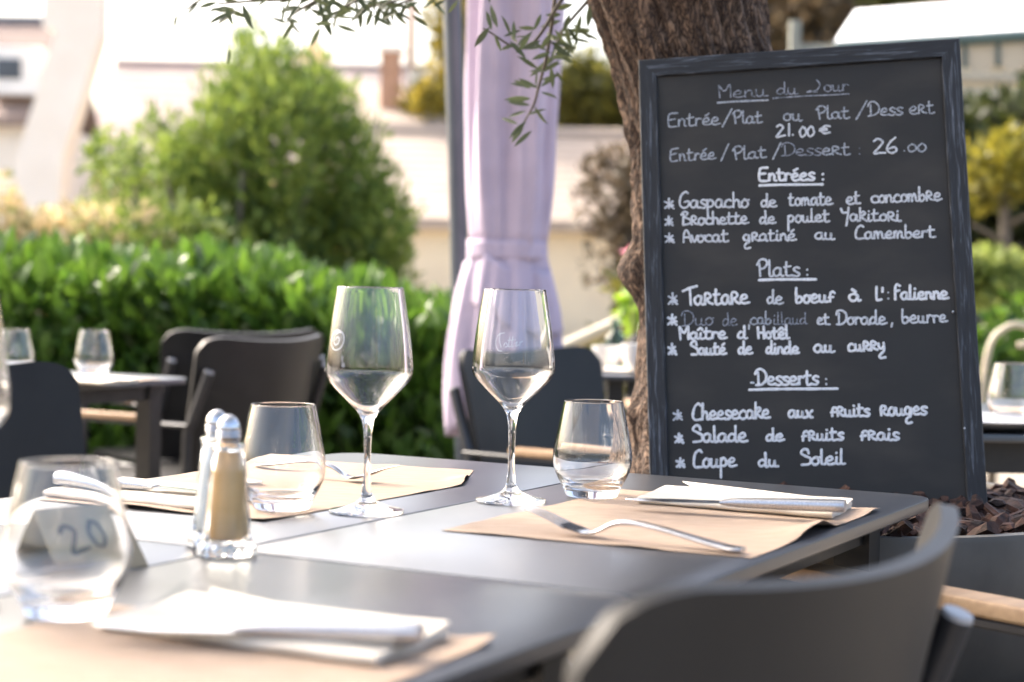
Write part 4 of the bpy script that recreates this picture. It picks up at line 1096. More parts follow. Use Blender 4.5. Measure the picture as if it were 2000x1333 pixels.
# stroke alphabet: x-height is 1, capitals about 2
GL = {
 'a': (1.0, [[(.72, .85), (.4, 1), (.08, .7), (.06, .28), (.32, 0), (.62, .25), (.75, .95), (.72, .3), (.86, .02), (1.02, .1)]]),
 'b': (.88, [[(.12, 1.95), (.1, 1), (.12, .1), (.45, 0), (.75, .4), (.52, .85), (.14, .62)]]),
 'c': (.88, [[(.75, .85), (.45, 1), (.1, .65), (.12, .2), (.45, 0), (.88, .12)]]),
 'd': (1.0, [[(.7, .8), (.35, .95), (.06, .5), (.2, .05), (.55, .15), (.72, .7), (.74, 1.9)], [(.74, 1.0), (.72, .2), (.84, .0), (1.0, .08)]]),
 'e': (.92, [[(.1, .48), (.55, .52), (.7, .8), (.45, 1.02), (.12, .7), (.1, .25), (.42, 0), (.95, .13)]]),
 'f': (.8, [[(.8, 1.05), (.6, 1.25), (.3, 1.05), (.22, .0)], [(.1, .55), (.65, .62)]]),
 'F': (.95, [[(.85, 1.85), (.55, 2.05), (.3, 1.7), (.25, .0)], [(.25, 1.1), (.8, 1.25)]]),
 'g': (.95, [[(.7, .85), (.35, 1), (.08, .6), (.2, .15), (.55, .2), (.72, .9)], [(.72, .9), (.72, -.1), (.4, -.35), (.18, -.75), (.35, -1.1), (.85, -1.0)]]),
 'h': (.9, [[(.12, 1.95), (.1, 0)], [(.1, .6), (.4, .98), (.65, .75), (.68, .1), (.9, .02)]]),
 'i': (.5, [[(.18, .95), (.14, .2), (.3, 0), (.52, .08)], [(.18, 1.42), (.21, 1.48)]]),
 'j': (.5, [[(.18, .95), (.14, .2), (.3, 0), (.52, .08)]]),
 'k': (.85, [[(.12, 1.95), (.1, 0)], [(.1, 1.05), (.5, 1.35), (.65, 1.0), (.2, .65)], [(.2, .65), (.5, .3), (.85, .02)]]),
 'l': (.5, [[(.15, 1.95), (.12, .3), (.25, 0), (.5, .06)]]),
 'm': (1.25, [[(.1, .95), (.1, 0)], [(.1, .6), (.3, 1), (.47, .7), (.48, 0)], [(.48, .6), (.72, 1), (.92, .7), (.95, .12), (1.2, .02)]]),
 'n': (.9, [[(.1, .95), (.1, 0)], [(.1, .6), (.4, 1), (.64, .7), (.66, .12), (.9, .02)]]),
 'o': (.85, [[(.42, 1), (.1, .72), (.1, .22), (.4, 0), (.7, .28), (.68, .75), (.4, 1.0), (.6, .86), (.85, .9)]]),
 'p': (.9, [[(.1, 1), (.12, -1.25)], [(.1, .7), (.42, 1), (.74, .7), (.58, .15), (.12, .1)]]),
 'r': (.72, [[(.12, .95), (.12, 0)], [(.12, .55), (.36, .95), (.68, .85)]]),
 'R': (.92, [[(.12, 0), (.12, 1.15), (.5, 1.22), (.68, .85), (.15, .55)], [(.3, .55), (.55, .2), (.92, .04)]]),
 's': (.75, [[(.7, .9), (.4, 1.02), (.12, .8), (.35, .52), (.68, .28), (.45, 0), (.02, .05)]]),
 't': (.85, [[(.3, 1.65), (.28, .2), (.5, 0), (.85, .1)], [(.02, 1.05), (.72, 1.12)]]),
 'u': (1.0, [[(.1, .95), (.1, .25), (.35, 0), (.62, .3), (.66, .95), (.66, .15), (.82, .0), (1.02, .08)]]),
 'v': (.7, [[(.05, 1), (.35, 0), (.7, 1)]]),
 'x': (.85, [[(.1, .95), (.3, .5), (.2, .1)], [(.8, 1), (.45, .5), (.5, .05), (.85, .05)], [(.1, .02), (.5, .5)]]),
 'y': (.95, [[(.1, 1), (.15, .4), (.45, .25), (.7, .5)], [(.74, 1), (.72, -.1), (.42, -.4), (.2, -.8), (.4, -1.12), (.95, -.98)]]),
 'E': (1.05, [[(1.0, 1.85), (.3, 1.78), (.1, 1.4), (.1, .1), (.9, .0)], [(.12, .95), (.75, 1.05)]]),
 'P': (1.0, [[(.28, .0), (.15, 1.5)], [(-.05, 1.35), (.25, 1.9), (.7, 1.95), (.95, 1.5), (.65, 1.0), (.22, .85)]]),
 'D': (1.25, [[(.3, 1.6), (.3, .08)], [(.0, 1.35), (.15, 1.85), (.65, 1.98), (1.12, 1.45), (1.12, .6), (.65, .1), (.0, .02)]]),
 'M': (1.25, [[(.1, 1.9), (.22, 0)], [(.1, 1.9), (.6, .95), (1.05, 1.98), (1.08, 0)]]),
 'J': (1.0, [[(-.5, .22), (.1, .2), (.4, .45), (.6, 1.05), (.5, 1.5), (.3, 1.85)]]),
 'G': (1.2, [[(1.0, 1.9), (.65, 2.1), (.2, 1.5), (.08, .5), (.45, 0), (1.0, .25), (1.05, .85), (.6, .8)]]),
 'B': (1.2, [[(.22, 0), (.28, 1.7)], [(.0, 1.5), (.35, 2.0), (.85, 1.75), (.35, 1.12)], [(.35, 1.12), (1.15, .8), (1.1, .15), (.22, .0)]]),
 'A': (1.0, [[(.1, 0), (.2, 1.4), (.5, 1.8), (.75, 1.2), (.98, 0)], [(.12, .75), (.85, .7)]]),
 'Y': (.95, [[(.0, 1.9), (.22, 1.2), (.68, 1.3)], [(.88, 2.0), (.72, .6), (.55, -.75)]]),
 'C': (1.1, [[(1.0, 1.75), (.72, 1.98), (.28, 1.55), (.1, .5), (.35, .03), (1.1, .05)]]),
 'S': (1.1, [[(.85, 1.45), (.75, 1.9), (.4, 2.02), (.12, 1.5), (.6, 1.12), (1.02, .75), (.95, .1), (.15, .02)]]),
 'T': (1.1, [[(-.1, 1.5), (.6, 1.8), (1.4, 2.0)], [(.65, 1.75), (.75, 0)]]),
 'H': (1.05, [[(.1, 1.75), (.15, 0)], [(.85, 1.85), (.85, 0)], [(.12, .8), (.85, .85)]]),
 '2': (1.0, [[(.1, 1.6), (.45, 1.95), (.8, 1.5), (.5, .8), (.1, .05), (.5, .05), (.98, .1)]]),
 '1': (.8, [[(.35, 1.9), (.35, 0)], [(.72, .02), (.75, .05)]]),
 '0': (.9, [[(.42, 1.4), (.1, .9), (.15, .2), (.45, 0), (.78, .5), (.68, 1.2), (.42, 1.4)]]),
 '6': (.95, [[(.8, 2), (.35, 1.3), (.1, .5), (.45, 0), (.85, .3), (.7, .8), (.2, .6)]]),
 '€': (1.0, [[(1, 1.15), (.55, 1.25), (.15, .75), (.4, .1), (1, .2)], [(.0, .8), (.7, .88)], [(.0, .5), (.7, .58)]]),
 '/': (.9, [[(.0, -.35), (.9, 2.2)]]), ':': (.5, [[(.2, .1), (.24, .16)], [(.2, .9), (.24, .96)]]), '.': (.5, [[(.2, .05), (.25, .1)]]),
 ',': (.5, [[(.4, .25), (.2, -.45)]]), "'": (.5, [[(.2, .9), (.15, .3)]]), '-': (1.0, [[(0, .3), (1.0, .3)]]),
 '*': (1.0, [[(.5, 1.0), (.48, .1)], [(.1, .7), (.9, .35)], [(.85, .75), (.12, .08)], [(.48, .4), (.95, .06)]]),
}
ACC = {'é': ('e', [[(.35, 1.3), (.72, 1.62)]]), 'à': ('a', [[(.25, 1.65), (.62, 1.3)]]), 'î': ('j', [[(-.12, 1.3), (.15, 1.6), (.42, 1.3)]]), 'ê': ('e', [[(.1, 1.3), (.4, 1.6), (.72, 1.35)]])}

def word_strokes(w):
    x, out = 0.0, []
    for ch in w:
        if w == 'falienne' and ch == 'f':
            ch = 'F'
        base = ACC[ch][0] if ch in ACC else ch
        adv, st = GL[base]
        st = st + (ACC[ch][1] if ch in ACC else [])
        for s_ in st:
            out.append([(x + p[0], p[1]) for p in s_])
        x += adv
    return x, out

def stroke_mesh(mb, pts, width, place, h=.0006):
    """rounded ridge of dried chalk ink along pts (2-D); place(x, y, lift) -> 3-D"""
    P = spline([Vector((p[0], p[1])) for p in pts], 4)
    n = len(P)
    rings = []
    P = [P[0] + (P[0] - P[1]).normalized() * width * .35] + list(P) + [P[-1] + (P[-1] - P[-2]).normalized() * width * .35]
    for i, p in enumerate(P):
        t = P[min(i + 1, len(P) - 1)] - P[max(i - 1, 0)]
        if t.length < 1e-9:
            t = Vector((1, 0))
        t.normalize()
        nn = Vector((-t.y, t.x))
        w = width * .5 * (.55 if i in (0, len(P) - 1) else 1.0)
        w *= 1 + .32 * noise.noise(Vector((p.x * 420, p.y * 420, i * .3)))
        rings.append([place(p.x + nn.x * w * c_, p.y + nn.y * w * c_, l_) for c_, l_ in ((1, 0), (.6, h), (-.6, h), (-1, 0))])
    vs_ = [q for r in rings for q in r]
    fs = []
    for i in range(len(P) - 1):
        for k in range(3):
            fs.append((i * 4 + k, i * 4 + k + 1, (i + 1) * 4 + k + 1, (i + 1) * 4 + k))
    fs += [(3, 2, 1, 0), tuple(range((len(P) - 1) * 4, len(P) * 4))]
    mb.add(vs_, fs)

ZP = -.0059
cnt = [0]
def board_place(x, y, l_):
    return (x, y, ZP + l_)
WID = {1: .0018, 2: .0024, 3: .0029, 4: .0035}
rows = {}
for w_ in WORDS:
    key = round(w_[2] / 11.0)
    rows.setdefault(key, []).append(w_)
# words written on one line of the board, one part for every line and ink strength
lines = []
for w_ in WORDS:
    for ln in lines:
        if abs(ln[-1][4] - w_[2]) < 7.5 and w_[1] > ln[-1][3] - 6 and ln[-1][6] == w_[6]:
            ln.append(w_)
            break
    else:
        lines.append([w_])
for ln in lines:
    for (w, x0, y0, x1, y1, xh, k) in ln:
        mb = MB()
        adv, st = word_strokes(w)
        cnt[0] += 1
        sx = (x1 - x0) / adv / 1000
        sy = xh / 1000
        for j, s_ in enumerate(st):
            lift = .00003 * ((cnt[0] * 7 + j) % 9)
            rj = random.Random(cnt[0] * 31 + j)
            pts = []
            for p in s_:
                fx_ = p[0] / adv
                pts.append((x0 / 1000 + p[0] * sx + rj.gauss(0, .0002) + .02 * (p[1] - .5) * sy, (y0 + (y1 - y0) * fx_) / 1000 + p[1] * sy + rj.gauss(0, .00025)))
            stroke_mesh(mb, pts, WID[k], lambda x, y, l_, q=lift: board_place(x, y, l_ + q), .0005)
        mb.build('handwritten_word', M['chalk%d' % k], panel)
for (x0, y0, x1, y1, k) in LINES:
    if x0 > 400:
        continue
    mb = MB()
    stroke_mesh(mb, [(x0 / 1000 + (x1 - x0) / 1000 * t, y0 / 1000 + (y1 - y0) / 1000 * t + .0004 * math.sin(t * 5)) for t in (0, .25, .5, .75, 1)], {1: .002, 2: .0028, 4: .0038}[k], lambda x, y, l_: board_place(x, y, l_ + .0002), .0004)
    mb.build('underline', M['chalk%d' % k], panel)
# ------------------------------------------------------------------ tables
A_ = Vector((.4756, .8797, 0))        # along the table row, away from the camera
B_ = Vector((-.8797, .4756, 0))       # across the table, to the left
TH = math.atan2(-.4756, .8797)        # local X = -B_, local Y = A_
def make_table(loc, rz, label, group, size=(.80, .775), split=True, apron=.035):
    """origin at the right front corner on the floor; local X runs from left (-) to 0, Y from 0 to length"""
    t = empty('restaurant_table', loc, rz)
    tag(t, label, 'table', group)
    W_, L_ = size
    h_ = W_ / 2
    if split:
        out1 = rounded([(-h_ + .0016, 0, .003), (0, 0, .045), (0, L_, .045), (-h_ + .0016, L_, .003)])
        out2 = rounded([(-W_, 0, .045), (-h_ - .0016, 0, .003), (-h_ - .0016, L_, .003), (-W_, L_, .055)])
        for out in (out1, out2):
            MB().slab(out, .737, .75, .0014).build('tabletop_board', M['table'], t, angle=30)
    else:
        MB().slab(rounded([(-W_, 0, .04), (0, 0, .04), (0, L_, .04), (-W_, L_, .04)]), .737, .75, .0014).build('tabletop', M['table'], t, angle=30)
    for (x, y, sx, sy) in ((-h_, .07, W_ - .2, .025), (-h_, L_ - .07, W_ - .2, .025), (-.07, L_ / 2, .025, L_ - .165), (-W_ + .07, L_ / 2, .025, L_ - .165)):
        MB().box((x, y, .737 - apron / 2 - .001), (sx, sy, apron)).build('apron', M['frame_black'], t)
    for x in (-.07, -W_ + .07):
        for y in (.07, L_ - .07):
            lg = MB().box((x, y, .3676), (.04, .04, .7348), None, .003).build('leg', M['frame_black'], t)
            MB().tube([(x, y, 0), (x, y, .012)], .024, 12).build('foot', M['frame_black'], lg)
    return t
GT = 'dark square restaurant tables'
make_table((.116, 1.310, 0), TH, 'dark grey table under the two wine glasses, with a centre joint', GT)
p2 = Vector((.116, 1.310, 0)) - A_ * (.775 + .005)
make_table(tuple(p2), TH, 'dark grey table nearest the camera with the blurred napkin at its corner', GT)
make_table((-1.089, 3.319, 0), TH, 'white topped looking table in front of the hedge, with two tumblers', GT, split=True)
make_table((1.42, 2.90, 0), rad(3), 'black table at the right edge beyond the planter, with one tumbler', GT, (.80, .78), False, .055)
make_table((.90, 4.50, 0), rad(2), 'dark table behind the olive trunk with plates and a person', GT, (.70, .70), False, .04)
bt = bpy.data.objects

# ------------------------------------------------------------------ armchairs
def make_chair():
    c = empty('armchair', (0, 0, 0))
    nu, nw = 36, 16
    def pt(u, w, off):
        half = .243 + .0245 * w
        r_ = .13
        au = abs(u)
        zt_ = .820 + .018 * u * u
        zb = .455
        if au > 1 - r_ * 2:
            q = (au - (1 - r_ * 2)) / (r_ * 2)
            drop = .044 * (1 - math.sqrt(max(0, 1 - q * q)))
        else:
            drop = 0
        ztop = zt_ - drop
        zbot = zb + .5 * drop
        z = zbot + (ztop - zbot) * w
        rec = .078 * (.82 - z) / .38
        y = -.25 - .073 * (1 - (u * .98) ** 2) + rec
        # plan normal of the curved back (towards the outside)
        dy = .146 * u * .96 / half
        nrm = Vector((dy, -1, -.2)).normalized()
        return Vector((u * half, y, z)) + nrm * off
    vs_, fs = [], []
    for off in (0, .0125):
        for i in range(nu + 1):
            for j in range(nw + 1):
                vs_.append(pt(-1 + 2 * i / nu, j / nw, off))
    S = (nu + 1) * (nw + 1)
    for i in range(nu):
        for j in range(nw):
            a = i * (nw + 1) + j
            fs.append((a, a + 1, a + nw + 2, a + nw + 1))
            fs.append((S + a, S + a + nw + 1, S + a + nw + 2, S + a + 1))
    for i in range(nu):
        for j in (0, nw):
            a = i * (nw + 1) + j
            b_ = a + nw + 1
            fs.append((a, b_, S + b_, S + a) if j == 0 else (b_, a, S + a, S + b_))
    for j in range(nw):
        for i in (0, nu):
            a = i * (nw + 1) + j
            fs.append((a + 1, a, S + a, S + a + 1) if i == 0 else (a, a + 1, S + a + 1, S + a))
    bk = mesh('backrest', vs_, fs, M['shell'], c, True)
    bk.data.set_sharp_from_angle(angle=rad(50))
    out = rounded([(-.235, -.21, .10), (.235, -.21, .10), (.245, .23, .06), (-.245, .23, .06)])
    mb = MB().slab(out, .437, .452, .004)
    mb.build('seat', M['shell'], c, angle=40)
    for s_ in (-1, 1):
        pts = spline([(s_ * .255, -.283, .742), (s_ * .262, -.238, .62), (s_ * .266, -.225, .56), (s_ * .268, -.235, .30), (s_ * .268, -.265, .006)], 6)
        lg = MB().tube(pts, .0125, 14).build('rear_leg', M['chair_tube'], c, angle=50)
        d_ = (pts[0] - pts[1]).normalized()
        MB().tube([pts[0], pts[0] + d_ * .004], [.0125, .0115], 14).build('end_cap', M['cap'], lg)
        MB().tube(spline([(s_ * .266, .225, .006), (s_ * .266, .205, .3), (s_ * .266, .195, .602)], 5), .0125, 14).build('front_leg', M['chair_tube'], c, angle=50)
        MB().box((s_ * .266, -.006, .608), (.036, .46, .009), None, .002).build('arm_bar', M['chair_tube'], c)
        MB().slab(rounded([(s_ * .266 - .021, -.11, .008), (s_ * .266 + .021, -.11, .008), (s_ * .266 + .021, .245, .008), (s_ * .266 - .021, .245, .008)], 3), .6132, .628, .003).build('armrest', M['teak'], c, angle=40)
        MB().tube([(s_ * .262, -.225, .425), (s_ * .262, .205, .425)], .011, 10).build('side_rail', M['chair_tube'], c, True)
    for y in (-.20, .19):
        MB().tube([(-.262, y, .425), (.262, y, .425)], .011, 10).build('cross_rail', M['chair_tube'], c, True)
    return c
proto = make_chair()
def face(dx, dy):
    return math.atan2(dy, dx) - PI / 2
def chair_at(mid, f, label, first=False, sc=1.0):
    """mid: middle of the chord of the backrest; f: facing direction"""
    f = Vector(f).normalized()
    c = proto if first else copy_tree(proto)
    c.location = (mid[0] + .25 * sc * f.x, mid[1] + .25 * sc * f.y, 0)
    c.rotation_euler = (0, 0, face(f.x, f.y))
    c.scale = (sc, sc, sc)
    tag(c, label, 'chair', 'grey shell armchairs with wooden armrests')
    return c
chair_at((.172, 1.10), (-.853, .522), 'grey armchair cut by the bottom edge, seen from behind in the right foreground', True)
chair_at((-.877, 2.815), (.8797, -.4756), 'dark armchair back at the left edge behind the foreground tumbler')
chair_at((-.655, 4.60), (-.8797, .4756), 'dark armchair with a wooden armrest, seen from behind in front of the hedge')
chair_at((-.78, 5.12), (-.66, .75), 'lighter grey armchair back peeking out behind the dark one by the hedge')
chair_at((.055, 4.065), (.8, -.6), 'armchair behind the right wine glass, at the foot of the parasol')
g_ = chair_at((.676 + .167, 1.878 - .212), (-.62, .785), 'armchair mostly out of the picture, one wooden armrest showing right of the near table corner', sc=1.10)
chair_at((1.68, 4.55), (-.3, -1), 'armchair in the far right background behind the scrolled rail')
chair_at((.40, 3.72), (.25, .97), 'dark armchair low behind the right tumbler, left of the trunk') if False else None

# ------------------------------------------------------------------ placemats
def placemat(label, left, right, curl=(), seed=1, z=.7506):
    """left, right: polylines running away from the camera"""
    nu, nv = 34, 40
    def along(poly, t):
        P_ = [Vector(p) for p in poly]
        Ls = [0]
        for i in range(1, len(P_)):
            Ls.append(Ls[-1] + (P_[i] - P_[i - 1]).length)
        s_ = t * Ls[-1]
        for i in range(1, len(P_)):
            if s_ <= Ls[i] + 1e-9:
                return P_[i - 1].lerp(P_[i], (s_ - Ls[i - 1]) / (Ls[i] - Ls[i - 1]))
        return P_[-1]
    cx = sum(p[0] for p in left + right) / (len(left) + len(right))
    cyy = sum(p[1] for p in left + right) / (len(left) + len(right))
    vs_ = []
    for lay in (0, 1):
        for j in range(nv + 1):
            for i in range(nu + 1):
                u, v = i / nu, j / nv
                p = along(left, v).lerp(along(right, v), u)
                e = min(u, 1 - u, v, 1 - v)
                rough_ = .0009 * noise.noise(Vector((p.x * 90, p.y * 90, seed))) * (1 if e < .02 else .2)
                h_ = .0005 + .0007 * max(0, noise.noise(Vector((p.x * 14, p.y * 14, seed * 3.1)))) + .0022 * max(0, 1 - e / .05) * max(0, noise.noise(Vector((p.x * 22, p.y * 22, seed)))) 
                for (cu, cv, cr, ch) in curl:
                    d2 = ((u - cu) ** 2 + (v - cv) ** 2) / cr ** 2
                    h_ += ch * math.exp(-d2)
                vs_.append((p.x - cx + rough_ * 2, p.y - cyy + rough_ * 2, h_ - (0 if lay else .00035)))
    S = (nu + 1) * (nv + 1)
    fs = []
    for j in range(nv):
        for i in range(nu):
            a = j * (nu + 1) + i
            fs.append((S + a, S + a + 1, S + a + nu + 2, S + a + nu + 1))
            fs.append((a, a + nu + 1, a + nu + 2, a + 1))
    for i in range(nu):
        fs.append((i, i + 1, S + i + 1, S + i))
        a = nv * (nu + 1) + i
        fs.append((a + 1, a, S + a, S + a + 1))
    for j in range(nv):
        a = j * (nu + 1)
        fs.append((a + nu + 1, a, S + a, S + a + nu + 1))
        a += nu
        fs.append((a, a + nu + 1, S + a + nu + 1, S + a))
    o_ = mesh('placemat', vs_, fs, M['kraft'], None, True)
    o_.data.set_sharp_from_angle(angle=rad(40))
    o_.location = (cx, cyy, z)
    tag(o_, label, 'placemat', 'kraft paper placemats')
    return o_
placemat('kraft paper placemat with curled edge under the right fork and knife', [(-.061, 1.636), (.128, 1.989)], [(.21, 1.507), (.391, 1.852)], [(1.0, .42, .10, .009), (1, .52, .06, .006), (1.0, .95, .06, .003), (.05, .3, .08, .002)], 1)
placemat('kraft paper placemat on the far left half of the table, behind the wine glasses', [(-.497, 1.810), (-.37, 2.08), (-.31, 2.26)], [(-.233, 1.673), (-.052, 2.003), (-.044, 2.158)], [(1.0, .78, .06, .007), (1.0, .0, .05, .002), (.5, 0, .2, .003)], 2)
placemat('blurred kraft paper placemat at the bottom left, nearest the camera', [(-.446, .869), (-.278, 1.232)], [(-.174, .773), (-.006, 1.136)], [(1, 1, .06, .004)], 3)
placemat('kraft paper placemat on the table in front of the hedge', [(-1.10, 3.62), (-.94, 3.92)], [(-.97, 3.55), (-.77, 3.90)], [], 4)
placemat('kraft paper placemat on the black table at the right edge', [(.70, 2.95), (.71, 3.25)], [(1.10, 2.96), (1.11, 3.26)], [], 5)

# ------------------------------------------------------------------ napkins
def napkin(label, L, F, R, z=.7516, th=.0085, seed=1, flap=None):
    """folded paper napkin: long front edge L-F, short edge F-R"""
    L, F, R = (Vector((p[0], p[1], 0)) for p in (L, F, R))
    ex = F - L
    ey = R - F
    nx, ny = 26, 10
    mb = MB()
    layers = 4
    for k in range(layers):
        z0 = th * k / layers
        t_ = th / layers * .78
        rs = random.Random(seed * 10 + k)
        inset = rs.uniform(.0, .012)
        sh = rs.uniform(-.006, .006)
        vs_ = []
        for lay in (0, 1):
            for j in range(ny + 1):
                for i in range(nx + 1):
                    u, v = i / nx, j / ny
                    uu = u * (1 - inset) + sh * (.3 if u < .5 else 1.0)
                    p = ex * uu + ey * (v * (1 - rs.random() * 0) + .01 * math.sin(k * 2 + u * 3))
                    wv = .0012 * math.sin(v * PI * 3 + k * 1.3) * max(0, (u - .85) / .15) + .0012 * noise.noise(Vector((u * 4, v * 3, seed + k * .15)))
                    rounde = .0
                    if v < .06 and k in (0, layers - 1):
                        rounde = (-1 if (k == layers - 1 and lay) else (1 if (k == 0 and not lay) else 0)) * .0008 * (1 - v / .06)
                    vs_.append((p.x, p.y, max(0, z0 + (t_ if lay else 0) + wv + rounde + (.0015 * k * max(0, v - .5)))))
        S = (nx + 1) * (ny + 1)
        fs = []
        for j in range(ny):
            for i in range(nx):
                a = j * (nx + 1) + i
                fs.append((S + a, S + a + 1, S + a + nx + 2, S + a + nx + 1))
                fs.append((a, a + nx + 1, a + nx + 2, a + 1))
        for i in range(nx):
            fs.append((i, i + 1, S + i + 1, S + i))
            a = ny * (nx + 1) + i
            fs.append((a + 1, a, S + a, S + a + 1))
        for j in range(ny):
            a = j * (nx + 1)
            fs.append((a + nx + 1, a, S + a, S + a + nx + 1))
            a += nx
            fs.append((a, a + nx + 1, S + a + nx + 1, S + a))
        mb.add(vs_, fs)
    if flap:
        P_ = [Vector((p[0], p[1], 0)) - L for p in flap]
        n = len(P_)
        vs_ = [(p.x, p.y, th * .55) for p in P_] + [(p.x, p.y, th * .55 + .0012) for p in P_]
        mb.add(vs_, [tuple(reversed(range(n))), tuple(range(n, 2 * n))] + [(i, (i + 1) % n, (i + 1) % n + n, i + n) for i in range(n)])
    # rounded fold along the front edge
    pts = [ex * (i / 20) + Vector((0, 0, th * .5 + .0005 * math.sin(i))) for i in range(21)]
    mb.tube(pts, th * .47, 10, True, .8, up=(0, 0, 1))
    o_ = mb.build('paper_napkin', M['napkin'], None, angle=50)
    o_.location = (L.x, L.y, z)
    tag(o_, label, 'napkin', 'folded paper napkins')
    return o_
napkin('folded ecru napkin under the serrated knife on the right placemat', (.137, 1.862), (.325, 1.762), (.362, 1.852), seed=1, flap=[(.215, 1.90), (.30, 1.86), (.335, 1.90), (.200, 2.03)])
napkin('blurred folded napkin at the bottom of the picture, nearest the camera', (-.263, 1.143), (-.076, 1.050), (-.036, 1.136), seed=2, flap=[(-.20, 1.18), (-.06, 1.11), (-.10, 1.16), (-.215, 1.275)])
napkin('folded napkin on the left placemat behind the pepper shaker', (-.492, 1.832), (-.305, 1.731), (-.256, 1.823), seed=3, flap=[(-.46, 1.86), (-.30, 1.78), (-.33, 1.90), (-.43, 1.96)])
napkin('folded napkin lying on the table in front of the hedge', (-.99, 3.72), (-.84, 3.64), (-.79, 3.75), seed=4)

# ------------------------------------------------------------------ cutlery
def knife(label, tip, end, z0, z1, seed=0):
    z0, z1 = z0 + .0012, z1 + .0025
    T, E = Vector((*tip, z0)), Vector((*end, z1))
    d = (E - T)
    L_ = d.length
    k = empty('table_knife', (0, 0, 0))
    X = d.normalized()
    Y = Vector((0, 0, 1)).cross(X).normalized()
    Z = X.cross(Y)
    Mx = Matrix((X, Y, Z)).transposed().to_4x4()
    Mx.translation = T
    k.matrix_world = Mx
    tag(k, label, 'knife', 'table knives')
    Lb = L_ * .46
    # blade: outline with serrated near edge (local -Y)
    mb = MB()
    n = 60
    up_, lo_ = [], []
    for i in range(n + 1):
        t = i / n
        x = t * Lb
        w = .0215 * min(1, (t / .42) ** .62) * (1 - .12 * max(0, t - .8) / .2)
        ser = .0006 * (1 + math.sin(i * PI)) if False else (.0009 * (i % 2) if .12 < t < .75 else 0)
        up_.append((x, w * .36))
        lo_.append((x, -w * .64 + ser))
    vs_ = []
    for i in range(n + 1):
        vs_ += [(lo_[i][0], lo_[i][1], 0), (lo_[i][0], lo_[i][1] * .45, .0007), (up_[i][0], up_[i][1], .0009), (up_[i][0], up_[i][1], -.0009), (lo_[i][0], lo_[i][1] * .45, -.0007)]
    fs = []
    for i in range(n):
        for j in range(5):
            a = i * 5 + j
            b_ = i * 5 + (j + 1) % 5
            fs.append((a, a + 5, b_ + 5, b_))
    fs.append((0, 1, 2, 3, 4))
    mb.add(vs_, fs)
    mb.build('blade', M['steel'], k, angle=25)
    mb = MB()
    prof = [(.0, .0080, .0018), (.05, .0068, .0034), (.14, .0070, .0046), (.5, .0088, .0058), (.93, .0105, .0062), (1.0, .0102, .0056)]
    n = 30
    rings = []
    for i in range(n + 1):
        t = i / n
        w = np.interp(t, [p[0] for p in prof], [p[1] for p in prof])
        h_ = np.interp(t, [p[0] for p in prof], [p[2] for p in prof])
        x = Lb - .004 + (L_ - Lb + .004) * t
        rings.append([(x, w * math.copysign(abs(math.cos(a)) ** .6, math.cos(a)), h_ * math.copysign(abs(math.sin(a)) ** .6, math.sin(a))) for a in [2 * PI * q / 16 for q in range(16)]])
    vs_ = [p for r in rings for p in r]
    fs = [(i * 16 + q, i * 16 + (q + 1) % 16, (i + 1) * 16 + (q + 1) % 16, (i + 1) * 16 + q) for i in range(n) for q in range(16)]
    fs = [tuple(reversed(f)) for f in fs]
    fs = [tuple(reversed(f)) for f in fs]
    fs += [tuple(reversed(range(16))), tuple(range(n * 16, n * 16 + 16))]
    mb.add(vs_, fs)
    mb.build('handle', M['steel_knurl'], k, angle=45)
    return k
knife('serrated steel knife with textured handle on the right napkin', (.1205, 1.812), (.3330, 1.741), .7605, .7655)
knife('blurred steel knife on the nearest napkin at the bottom', (-.262, 1.112), (-.052, 1.073), .7605, .7655)
knife('steel knife on the napkin behind the shakers', (-.270, 1.775), (-.482, 1.862), .7605, .7655)

def fork(label, tip, end, z=.7515):
    T, E = Vector((*tip, 0)), Vector((*end, 0))
    d = E - T
    L_ = d.length
    f = MB()
    # side profile (x along, height) and half width, tines first
    prof = [(.0, .0205), (.10, .0145), (.20, .0065), (.27, .0022), (.315, .0030), (.36, .0085), (.42, .0150), (.50, .0165), (.65, .0130), (.82, .0065), (.95, .0025), (1.0, .0028)]
    H_ = lambda t: float(np.interp(t, [p[0] for p in prof], [p[1] for p in prof]))
    zs_ = lambda t: sum(H_(min(1, max(0, t + q))) for q in (-.03, -.015, 0, .015, .03)) / 5
    for k in range(4):
        y0 = (k - 1.5) * .0066
        pts = [(L_ * t, y0 * (.96 + .04 * t / .2), zs_(t) + .001) for t in [i * .0225 for i in range(10)]]
        f.tube(pts, [.0008, .0011, .0013, .0014, .0014, .0014, .0015, .0017, .0020, .0024], 8, True, .62, up=(0, 0, 1))
    wd = [(.17, .0122), (.24, .0132), (.29, .0108), (.34, .0062), (.40, .0044), (.55, .0052), (.8, .0080), (.96, .0096), (.985, .0090), (1.0, .0066)]
    n = 48
    rings = []
    for i in range(n + 1):
        t = .175 + .825 * i / n
        w = float(np.interp(t, [p[0] for p in wd], [p[1] for p in wd]))
        th_ = .0013 if t < .3 else .0013 + .0013 * min(1, (t - .3) / .1)
        bowl = .0016 * max(0, 1 - abs(t - .24) / .08)
        ring = []
        for q in range(14):
            a = 2 * PI * q / 14
            y = w * math.cos(a)
            ring.append((L_ * t, y, zs_(t) + .001 + th_ * math.sin(a) + bowl * (y / w) ** 2))
        rings.append(ring)
    vs_ = [p for r in rings for p in r]
    fs = [(i * 14 + q, i * 14 + (q + 1) % 14, (i + 1) * 14 + (q + 1) % 14, (i + 1) * 14 + q) for i in range(n) for q in range(14)]
    fs += [tuple(reversed(range(14))), tuple(range(n * 14, n * 14 + 14))]
    f.add(vs_, fs)
    o_ = f.build('table_fork', M['steel'], None, angle=50)
    o_.location = (T.x, T.y, z)
    o_.rotation_euler = (0, 0, math.atan2(d.y, d.x))
    tag(o_, label, 'fork', 'table forks')
    return o_
